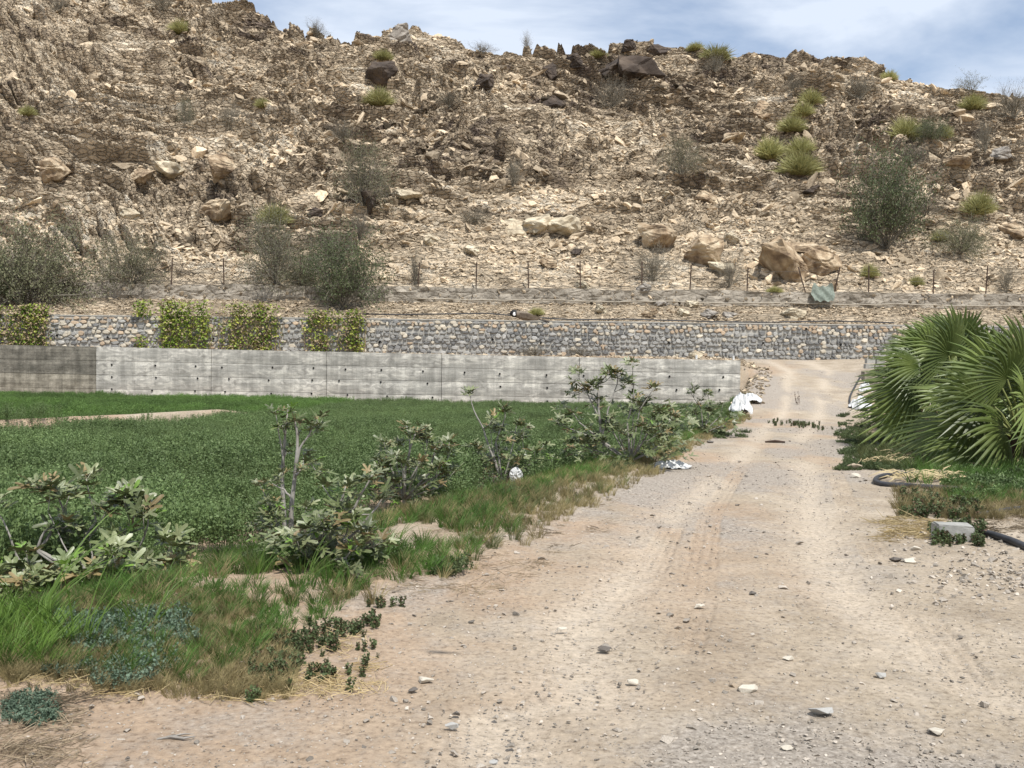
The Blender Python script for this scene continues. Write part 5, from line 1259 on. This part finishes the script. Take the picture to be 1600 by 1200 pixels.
fig('largest fig shrub near the concrete wall with bare upright shoots', (985, 722),
    [(.03, (985, 722, 0), (940, 690, 0), (935, 640, 0), (935, 600, 0), (955, 580, 0)), (.02, (940, 690, 0), (950, 640, 0), (965, 600, 0), (963, 578, 0)), (.02, (985, 722, 0), (980, 660, 0), (990, 620, 0), (988, 565, 0)), (.02, (985, 722, 0), (1010, 680, 0), (1020, 650, 0)), (.018, (985, 722, 0), (1040, 690, 0), (1050, 650, 0)),
     (.018, (940, 690, 0), (905, 660, 0), (895, 645, 0)), (.016, (940, 660, 0), (915, 610, 0), (900, 580, 0)), (.016, (985, 722, 0), (960, 680, 0), (950, 655, 0)), (.016, (985, 722, 0), (1000, 640, 0), (1022, 605, 0)), (.014, (985, 722, 0), (920, 700, -.2), (890, 690, -.2)),
     (.014, (985, 722, 0), (1030, 700, -.2), (1040, 680, -.2)), (.014, (985, 722, 0), (970, 690, -.3), (965, 670, -.3)), (.014, (985, 722, 0), (1000, 690, -.3), (1005, 665, -.3)), (.014, (985, 722, 0), (990, 650, .2), (1003, 630, .2)), (.012, (940, 640, 0), (925, 620, 0), (920, 600, 0)),
     (.012, (940, 690, 0), (880, 665, 0), (875, 655, 0)), (.012, (985, 722, 0), (1020, 665, .2), (1035, 638, .2)), (.012, (985, 722, 0), (950, 700, -.3), (935, 685, -.3))],
    leafsize=.21, seed=6, per=9, fill=260, fillR=1.05, fillH=1.25, weights=(5, 4, 2.5, 2, 1.5, .1))
fig('last and smallest fig shrub beside the end of the concrete wall', (1100, 676),
    [(.02, (1100, 676, 0), (1095, 640, 0), (1078, 612, 0)), (.016, (1100, 676, 0), (1110, 640, 0), (1105, 612, 0)), (.016, (1100, 676, 0), (1125, 650, 0), (1130, 630, 0)), (.014, (1100, 676, 0), (1080, 650, 0), (1068, 635, 0)), (.014, (1100, 676, 0), (1130, 665, 0), (1142, 650, 0)), (.014, (1100, 676, 0), (1105, 650, -.3), (1110, 640, -.3)), (.014, (1100, 676, 0), (1090, 655, -.3), (1085, 642, -.3))],
    leafsize=.21, seed=7, per=9, fill=150, fillR=.9, fillH=.7, weights=(6, 3, 1, 1, .5, .4))
fig('low bright green fig sprout between the two largest shrubs', (905, 716),
    [(.014, (905, 716, 0), (895, 690, 0), (890, 670, 0)), (.014, (905, 716, 0), (915, 690, 0), (918, 672, 0)), (.014, (905, 716, 0), (935, 705, 0), (940, 690, 0)), (.012, (905, 716, 0), (875, 700, 0), (868, 690, 0))],
    leafsize=.16, seed=8, per=8, fill=70, fillR=.62, fillH=.35, weights=(6, 1, .3, .3, 0, 2))
# leafy ground weeds at the fig feet
x = []; y = []
for (a, b_, rx, ry, k) in [(560, 870, 50, 12, 14), (860, 745, 50, 8, 16), (1120, 680, 40, 6, 20), (960, 730, 30, 6, 8), (430, 875, 40, 10, 12), (760, 770, 50, 8, 12), (690, 895, 22, 5, 3)]:
    for _ in range(k): q = G(rng.normal(a, rx * .5), rng.normal(b_, ry * .5)); x.append(q.x); y.append(q.y)
place('verge_weeds', LG, [M['weed'], M['weed_tip']], np.array(x), np.array(y), .4, 1.0, 'dark leafy weeds at the feet of the fig shrubs', 'weeds')

# ------------------------------------------------------------------ palms
WIND = Vector((-.75, -.1, -.75))
def blade_mesh(o, a, nrm_, L_, seed, mk='palm_blade', nseg=26, span=118, sweep=.35):
    r = random.Random(seed); g = Geo(); b_ = nrm_.cross(a).normalized(); nrm_ = a.cross(b_).normalized()
    dth = math.radians(2 * span / nseg)
    for i in range(nseg):
        th = math.radians(-span + 2 * span * (i + .5) / nseg)
        d = (a * math.cos(th) + b_ * math.sin(th)).normalized(); sd_ = nrm_.cross(d).normalized()
        ln = L_ * (.78 + .22 * math.cos(th * .8)) * r.uniform(.93, 1.05); dr = sweep * r.uniform(.7, 1.3)
        gr = WIND * dr; prev = None; vs = []; S_ = [0.03, .25, .45, .62, .8, 1.0]
        for s in S_:
            c = o + d * ln * s + nrm_ * .10 * ln * math.sin(s * 2.2) * .5 + gr * ln * s ** 2.4
            wdt = math.tan(dth / 2) * ln * min(s, .55) * (1.0 if s < .55 else max(0, (1 - s) / .45) ** .8) + .002
            f_ = wdt * .55
            vs += [c - sd_ * wdt - nrm_ * f_ * .5, c + nrm_ * f_ * .5, c + sd_ * wdt - nrm_ * f_ * .5]
        fs = []
        for k in range(len(S_) - 1):
            fs += [(3 * k, 3 * k + 1, 3 * k + 4, 3 * k + 3), (3 * k + 1, 3 * k + 2, 3 * k + 5, 3 * k + 4)]
        g.add(vs, fs)
    return mesh_of('fan_blade', g, [M[mk]])
def palm(px, py, Y, trunk_h, nf, L_, pet, label, seed, dead=4, rmin=.15):
    r = random.Random(seed); q = PY(px, py, Y); base = gpt(q.x, Y, 0)
    e = bpy.data.objects.new('fan_palm', None); COL.objects.link(e); e.location = base; tag(e, label, 'palm tree', 'fan palms at the right of the road')
    g = Geo(); pts = [(0, 0, -.1 + (trunk_h + .1) * k / 8) for k in range(9)]; tube(g, pts, [.26 * (1 - .03 * k) + (.03 if k % 2 else 0) for k in range(9)], 12)
    link('trunk', mesh_of('trunk', g, [M['palm_trunk']]), e)
    for k in range(26):
        a = k * 2.4; zz = trunk_h * (k / 26) ; g = Geo(); d = Vector((math.cos(a), math.sin(a), .9)).normalized(); p0 = Vector((math.cos(a) * .2, math.sin(a) * .2, zz))
        ribbon(g, p0, p0 + d * .28, .07, .045, Vector((-math.sin(a), math.cos(a), 0))); ribbon(g, p0 + Vector((0, 0, .015)), p0 + d * .28 + Vector((0, 0, .02)), .07, .045, Vector((-math.sin(a), math.cos(a), 0)))
        link('leaf_base', mesh_of('leaf_base', g, [M['palm_trunk']]), e)
    for i in range(nf + dead):
        deadf = i >= nf
        a = i * 2.39996 + r.uniform(-.25, .25); f = i / nf
        el = math.radians(82 - 92 * f ** 1.1 + r.uniform(-8, 8)) if not deadf else math.radians(r.uniform(-55, -30))
        d = Vector((math.cos(a) * math.cos(el), math.sin(a) * math.cos(el), math.sin(el))); c0 = Vector((0, 0, trunk_h)); pl = pet * r.uniform(.85, 1.15) * (1.25 - .35 * f)
        p1 = c0 + d * pl * .55; d2 = (d + Vector((-.12, 0, -.22))).normalized(); p2 = p1 + d2 * pl * .45
        g = Geo(); tube(g, [c0, p1, p2], [.028, .02, .013], 5, 0); fo = link('frond', mesh_of('frond', g, [M['petiole' if not deadf else 'palm_dry']], True), e)
        up = Vector((0, 0, 1)) if abs(d2.z) < .9 else Vector((math.cos(a) * -1, math.sin(a) * -1, .2))
        nr = (up * .55 + Vector((r.uniform(-.6, .6), -1.0 + r.uniform(-.4, .4), 0))).normalized(); nr = (nr - d2 * nr.dot(d2)).normalized()
        bm_ = blade_mesh(p2, d2, nr, L_ * r.uniform(.85, 1.1), seed * 100 + i, 'palm_blade' if not deadf else 'palm_dry', span=r.uniform(95, 125), sweep=r.uniform(.12, .28) * (1 + 1.6 * f))
        link('fan_blade', bm_, fo)
    return e
palm(1592, 700, 16.4, .45, 27, .98, .98, 'nearest and largest fan palm, its trunk at the right edge', 11, dead=3)
palm(1492, 660, 20.5, .95, 26, 1.05, .95, 'middle fan palm, left of and behind the largest', 12, dead=3)
palm(1475, 640, 26.0, 1.2, 25, 1.15, .8, 'furthest fan palm, nearest to the ramp, with drooping fronds', 13, dead=2)
palm(1690, 690, 19.5, .6, 24, 1.1, 1.1, 'fan palm mostly outside the right edge of the photo', 14, dead=2)
# plants under the palms
def rpts(n_, x0, x1, y0, y1):
    q = [G(rng.uniform(x0, x1), rng.uniform(y0, y1)) for _ in range(n_)]; return np.array([a.x for a in q]), np.array([a.y for a in q])
x, y = rpts(420, 1420, 1700, 655, 760); place('palm_undergrowth', GRL, [M['grass_green']], x, y, .4, .85, 'dark green grass growing in the shade of the palms')
x, y = rpts(90, 1500, 1700, 690, 780); place('palm_weeds', LG, [M['alfalfa']], x, y, .8, 1.6, 'leafy green weeds around the largest palm trunk', 'weeds')
x, y = rpts(300, 1312, 1450, 648, 735); m = x > xR(y) - .25; place('roadside_weeds', LG, [M['weed'], M['weed_tip']], x[m], y[m], .4, .9, 'low green weeds at the right road edge below the fronds', 'weeds')
x, y = rpts(260, 1345, 1500, 660, 735); place('roadside_grass', GR, [M['grass_mix']], x, y, .7, 1.3, 'half dry grass at the right road edge')
x, y = rpts(520, 1400, 1700, 765, 812); m = x > xR(y) - .1; place('right_dry_grass', GR, [M['grass_dry']], x[m], y[m], .35, .8, 'pale dry grass in front of the palms')
x, y = rpts(230, 1480, 1700, 745, 790); place('right_green_grass', GR, [M['grass_green']], x, y, .5, 1.0, 'fresh green grass between palms and dry grass')
x, y = rpts(120, 1405, 1535, 775, 812); place('right_weeds', WG, [M['weed'], M['weed_tip']], x, y, .5, 1.1, 'dark weeds beside the hose at the right', 'weeds')
x, y = rpts(60, 1455, 1535, 828, 855); place('block_weeds', WG, [M['weed'], M['weed_tip']], x, y, .5, 1.1, 'green weeds in front of the grey concrete block', 'weeds')
x, y = rpts(60, 1380, 1475, 812, 845); place('right_straw', SG, [M['straw']], x, y, .8, 1.5, 'straw left of the grey concrete block', 'straw')
x, y = rpts(60, 1520, 1640, 790, 835); place('right_litter', SG, [M['litter']], x, y, .8, 1.5, 'dry brown stalks right of the grey concrete block', 'litter')
# fallen dry fronds
def dry_heap(px, py, w_, label, seed, n_=60):
    r = random.Random(seed); q = G(px, py); W_ = w_ / FPX * q.y; g = Geo()
    for i in range(n_):
        p = Vector((r.gauss(0, W_ * .25), r.gauss(0, .15), r.uniform(.02, .12))); d = Vector((r.uniform(-1, 1), r.uniform(-.35, .35), r.uniform(-.1, .1))).normalized() * r.uniform(.3, .8) * W_ * .6
        m_ = p + d * .5 + Vector((0, 0, .04)); ribbon(g, p, m_, .012, .014, Vector((0, 1, .5)).normalized()); ribbon(g, m_, p + d, .014, .003, Vector((0, 1, .5)).normalized())
    tag(link('dry_frond', mesh_of('dry_frond', g, [M['straw']]), None, q), label, 'dead frond', 'fallen dry palm fronds')
dry_heap(1380, 727, 55, 'small fallen dry frond at the road edge', 1, 40); dry_heap(1450, 720, 85, 'fallen dry frond under the middle palm', 2); dry_heap(1440, 752, 95, 'fallen dry frond inside the loop of black hose', 3, 80)
# hoses
def hose(pxs_, r_, label, closed=False):
    pts = [G(a, b_) + Vector((0, 0, r_ * .9)) for a, b_ in pxs_]; sm = []
    for i in range(len(pts) - 1):
        p0 = pts[max(i - 1, 0)]; p1 = pts[i]; p2 = pts[i + 1]; p3 = pts[min(i + 2, len(pts) - 1)]
        for k in range(5):
            t = k / 5; sm.append(.5 * ((2 * p1) + (p2 - p0) * t + (2 * p0 - 5 * p1 + 4 * p2 - p3) * t * t + (3 * p1 - p0 - 3 * p2 + p3) * t ** 3))
    sm.append(pts[-1]); g = Geo(); tube(g, sm, [r_] * len(sm), 10)
    tag(link('hose', mesh_of('hose', g, [M['hose']], True)), label, 'hose', 'black hoses on the ground')
hose([(1500, 768), (1460, 766), (1420, 763), (1385, 761), (1368, 756), (1374, 749), (1395, 745), (1425, 743)], .038, 'black hose bent into a loop at the right road edge')
hose([(1690, 900), (1640, 880), (1602, 860), (1575, 848), (1545, 839), (1520, 836), (1480, 838)], .034, 'thick black hose curving out of the right edge by the block')
hose([(1680, 800), (1600, 798), (1560, 803), (1530, 808)], .03, 'dark hose end in the dry grass under the palms')
hose([(1322, 688), (1340, 690), (1365, 694), (1400, 697), (1430, 700)], .02, 'thin dark hose crossing the weeds at the far right verge')
hose([(1343, 592), (1336, 605), (1328, 622), (1330, 636), (1345, 640), (1358, 645)], .04, 'black hose hanging down beside the block wall')
# grey concrete block and rubble
q = G(1492, 846); g = Geo()
bm = bmesh.new(); bmesh.ops.create_cube(bm, size=1)
for v_ in bm.verts: v_.co = Vector((v_.co.x * .34, v_.co.y * .2, v_.co.z * .19))
bmesh.ops.bevel(bm, geom=bm.edges[:], offset=.012, segments=2, affect='EDGES'); bmesh.ops.subdivide_edges(bm, edges=bm.edges[:], cuts=2, use_grid_fill=True)
for v_ in bm.verts: v_.co += rvec() * .004
me = bpy.data.meshes.new('concrete_block'); bm.to_mesh(me); bm.free(); me.materials.append(M['block'])
tag(link('concrete_block', me, None, q + Vector((0, .05, .065)), (0.04, .03, -.12)), 'grey concrete block lying in weeds beside the black hose', 'block')
# ------------------------------------------------------------------ white plastic
def crumple(px, py, wpx, hpx_, label, seed, lift=.0, base=None, depth=.5, name='plastic_sheet', cat='plastic sheet', mk='plastic', vertical=False):
    q = (base or G)(px, py); W_ = wpx / FPX * q.y; Hh = hpx_ / FPX * q.y; n0 = 26; g = Geo(); vs = []
    for dz_ in (0,):
        for j in range(n0):
            for i in range(n0):
                u_ = i / (n0 - 1) * 2 - 1; v_ = j / (n0 - 1) * 2 - 1
                rr = math.hypot(u_, v_); k = 1 / max(1, rr) * (0.85 + .3 * float(fbm(np.array(math.atan2(v_, u_) * 1.3 + seed), np.array(seed * 1.), seed, 2)))
                fx = u_ * k; fy_ = v_ * k; f = float(fbm(np.array(fx * 2.6 + seed), np.array(fy_ * 2.6), seed, 4)); rid = 1 - abs(f - .5) * 4
                hz = max(0, 1 - rr ** 2 * .75) * (.45 + .55 * rid) + .06 * rid
                if vertical: vs.append((fx * W_ * .5, -.05 - .25 * Hh * hz, v_ * k * Hh * .5 + Hh * .5))
                else: vs.append((fx * W_ * .5, fy_ * depth * .5, max(.004, hz * Hh)))
    g.add(vs, [(j * n0 + i, j * n0 + i + 1, (j + 1) * n0 + i + 1, (j + 1) * n0 + i) for j in range(n0 - 1) for i in range(n0 - 1)])
    me = mesh_of(name, g, [M[mk]]); o = link(name, me, None, q + Vector((0, 0, lift)))
    md = o.modifiers.new('thick', 'SOLIDIFY'); md.thickness = .004
    return tag(o, label, cat, 'white plastic litter')
crumple(1048, 731, 64, 13, 'white crumpled plastic sheet on the ground under the largest fig shrub', 3, depth=.55)
crumple(1156, 646, 36, 32, 'white plastic sack slumped at the end of the concrete wall', 4, depth=1.3, name='plastic_sack', cat='sack')
crumple(1172, 628, 34, 14, 'white plastic rag trailing behind the slumped sack', 5, depth=1.2, name='plastic_rag', cat='plastic')
crumple(1345, 640, 34, 22, 'white plastic sack heaped at the foot of the block wall', 6, depth=1.0, name='plastic_sack', cat='sack')
crumple(1352, 622, 22, 16, 'white tub like bundle on top of the heaped sack', 7, depth=.6, lift=.25, name='plastic_bundle', cat='bundle')
crumple(806, 756, 21, 27, 'white plastic bag hanging in the fig shrub', 8, base=lambda a, b_: PY(a, b_, G(785, 757).y - .45), name='plastic_bag', cat='bag', vertical=True)

# ------------------------------------------------------------------ the bird in flight
def bird():
    Yb = 4.4; c = PY(825, 494, Yb); k = 66 / FPX * Yb
    e = bpy.data.objects.new('bird', None); COL.objects.link(e); e.location = c
    tag(e, 'small brown songbird with black head and white cheek flying leftwards', 'bird')
    def ring(x_, ry, rz, z0, n0=14): return [(x_ * k, math.cos(t) * ry * k, z0 * k + math.sin(t) * rz * k) for t in [2 * math.pi * i / n0 for i in range(n0)]]
    prof_ = [(-.43, .004, .004, .055), (-.425, .03, .035, .055), (-.40, .055, .065, .058), (-.36, .075, .088, .062), (-.32, .078, .09, .06), (-.27, .075, .085, .045), (-.20, .088, .095, .02), (-.10, .098, .105, 0), (0, .09, .10, -.012), (.10, .07, .075, -.03), (.18, .045, .048, -.05), (.24, .02, .022, -.065)]
    vs = [v_ for p_ in prof_ for v_ in ring(*p_)]; fs = []
    for i in range(len(prof_) - 1):
        for j in range(14): fs.append((i * 14 + j, (i + 1) * 14 + j, (i + 1) * 14 + (j + 1) % 14, i * 14 + (j + 1) % 14))
    fs.append(tuple(range(14))); fs.append(tuple((len(prof_) - 1) * 14 + j for j in range(13, -1, -1)))
    g = Geo(); g.add(vs, fs)
    for i, f in enumerate(g.f): g.m[i] = 1 if sum(g.v[q_][0] for q_ in f) / len(f) < -.27 * k else 0
    brown = mat('bird_brown', [(.3, (.11, .085, .06)), (.7, (.22, .18, .135))], scale=60, rough=.8, trans=0); black = mat('bird_black', [(.3, (.01, .009, .009)), (.7, (.02, .018, .017))], rough=.6); white = mat('bird_white', [(.3, (.72, .72, .70)), (.7, (.82, .82, .8))], rough=.8)
    dk = mat('bird_tail', [(.3, (.03, .024, .02)), (.7, (.07, .055, .045))], scale=60, rough=.7)
    link('body', mesh_of('body', g, [brown, black], True), e)
    for s in (-1, 1):
        g = Geo(); n0 = 10; g.add([(-.335 * k, s * .088 * k, .055 * k)] + [((-.325 + .036 * math.cos(t)) * k, s * (.076 - .004) * k, (.045 + .045 * math.sin(t)) * k) for t in [2 * math.pi * i / n0 for i in range(n0)]], [(0, 1 + i, 1 + (i + 1) % n0) for i in range(n0)])
        link('cheek_patch', mesh_of('cheek_patch', g, [white], True), e)
        g = Geo(); # folded wing: overlapping feathers swept back
        for i in range(7):
            a0 = Vector((-.20 * k, s * (.09 + .002 * i) * k, (.055 - .012 * i) * k)); a1 = Vector(((.22 + .035 * (3 - abs(i - 2))) * k, s * (.05 + .004 * i) * k, (-.02 - .012 * i) * k)); up = Vector((0, s * .25, .97)) ; mid = a0.lerp(a1, .5) + Vector((0, s * .035 * k, .012 * k))
            ribbon(g, a0, mid, .02 * k, .024 * k, up); ribbon(g, mid, a1, .024 * k, .006 * k, up)
        link('wing', mesh_of('wing', g, [brown]), e)
    g = Geo(); tube(g, [(-.425 * k, 0, .055 * k), (-.46 * k, 0, .05 * k), (-.505 * k, 0, .038 * k)], [.018 * k, .011 * k, .002 * k], 6); link('beak', mesh_of('beak', g, [black], True), e)
    g = Geo()
    for i in range(6):
        a0 = Vector((.2 * k, (i - 2.5) * .006 * k, -.055 * k)); a1 = Vector(((.50 + .01 * (i % 2)) * k, (i - 2.5) * .028 * k, (-.125 - .004 * i) * k)); ribbon(g, a0, a1, .012 * k, .018 * k, Vector((.2, .7, .6)).normalized())
    link('tail', mesh_of('tail', g, [dk]), e)
    for s in (-1, 1):
        bmx = bmesh.new(); bmesh.ops.create_icosphere(bmx, subdivisions=2, radius=.010 * k); me_ = bpy.data.meshes.new('eye'); bmx.to_mesh(me_); bmx.free(); me_.materials.append(black); link('eye', me_, e, (-.395 * k, s * .058 * k, .085 * k))
bird()
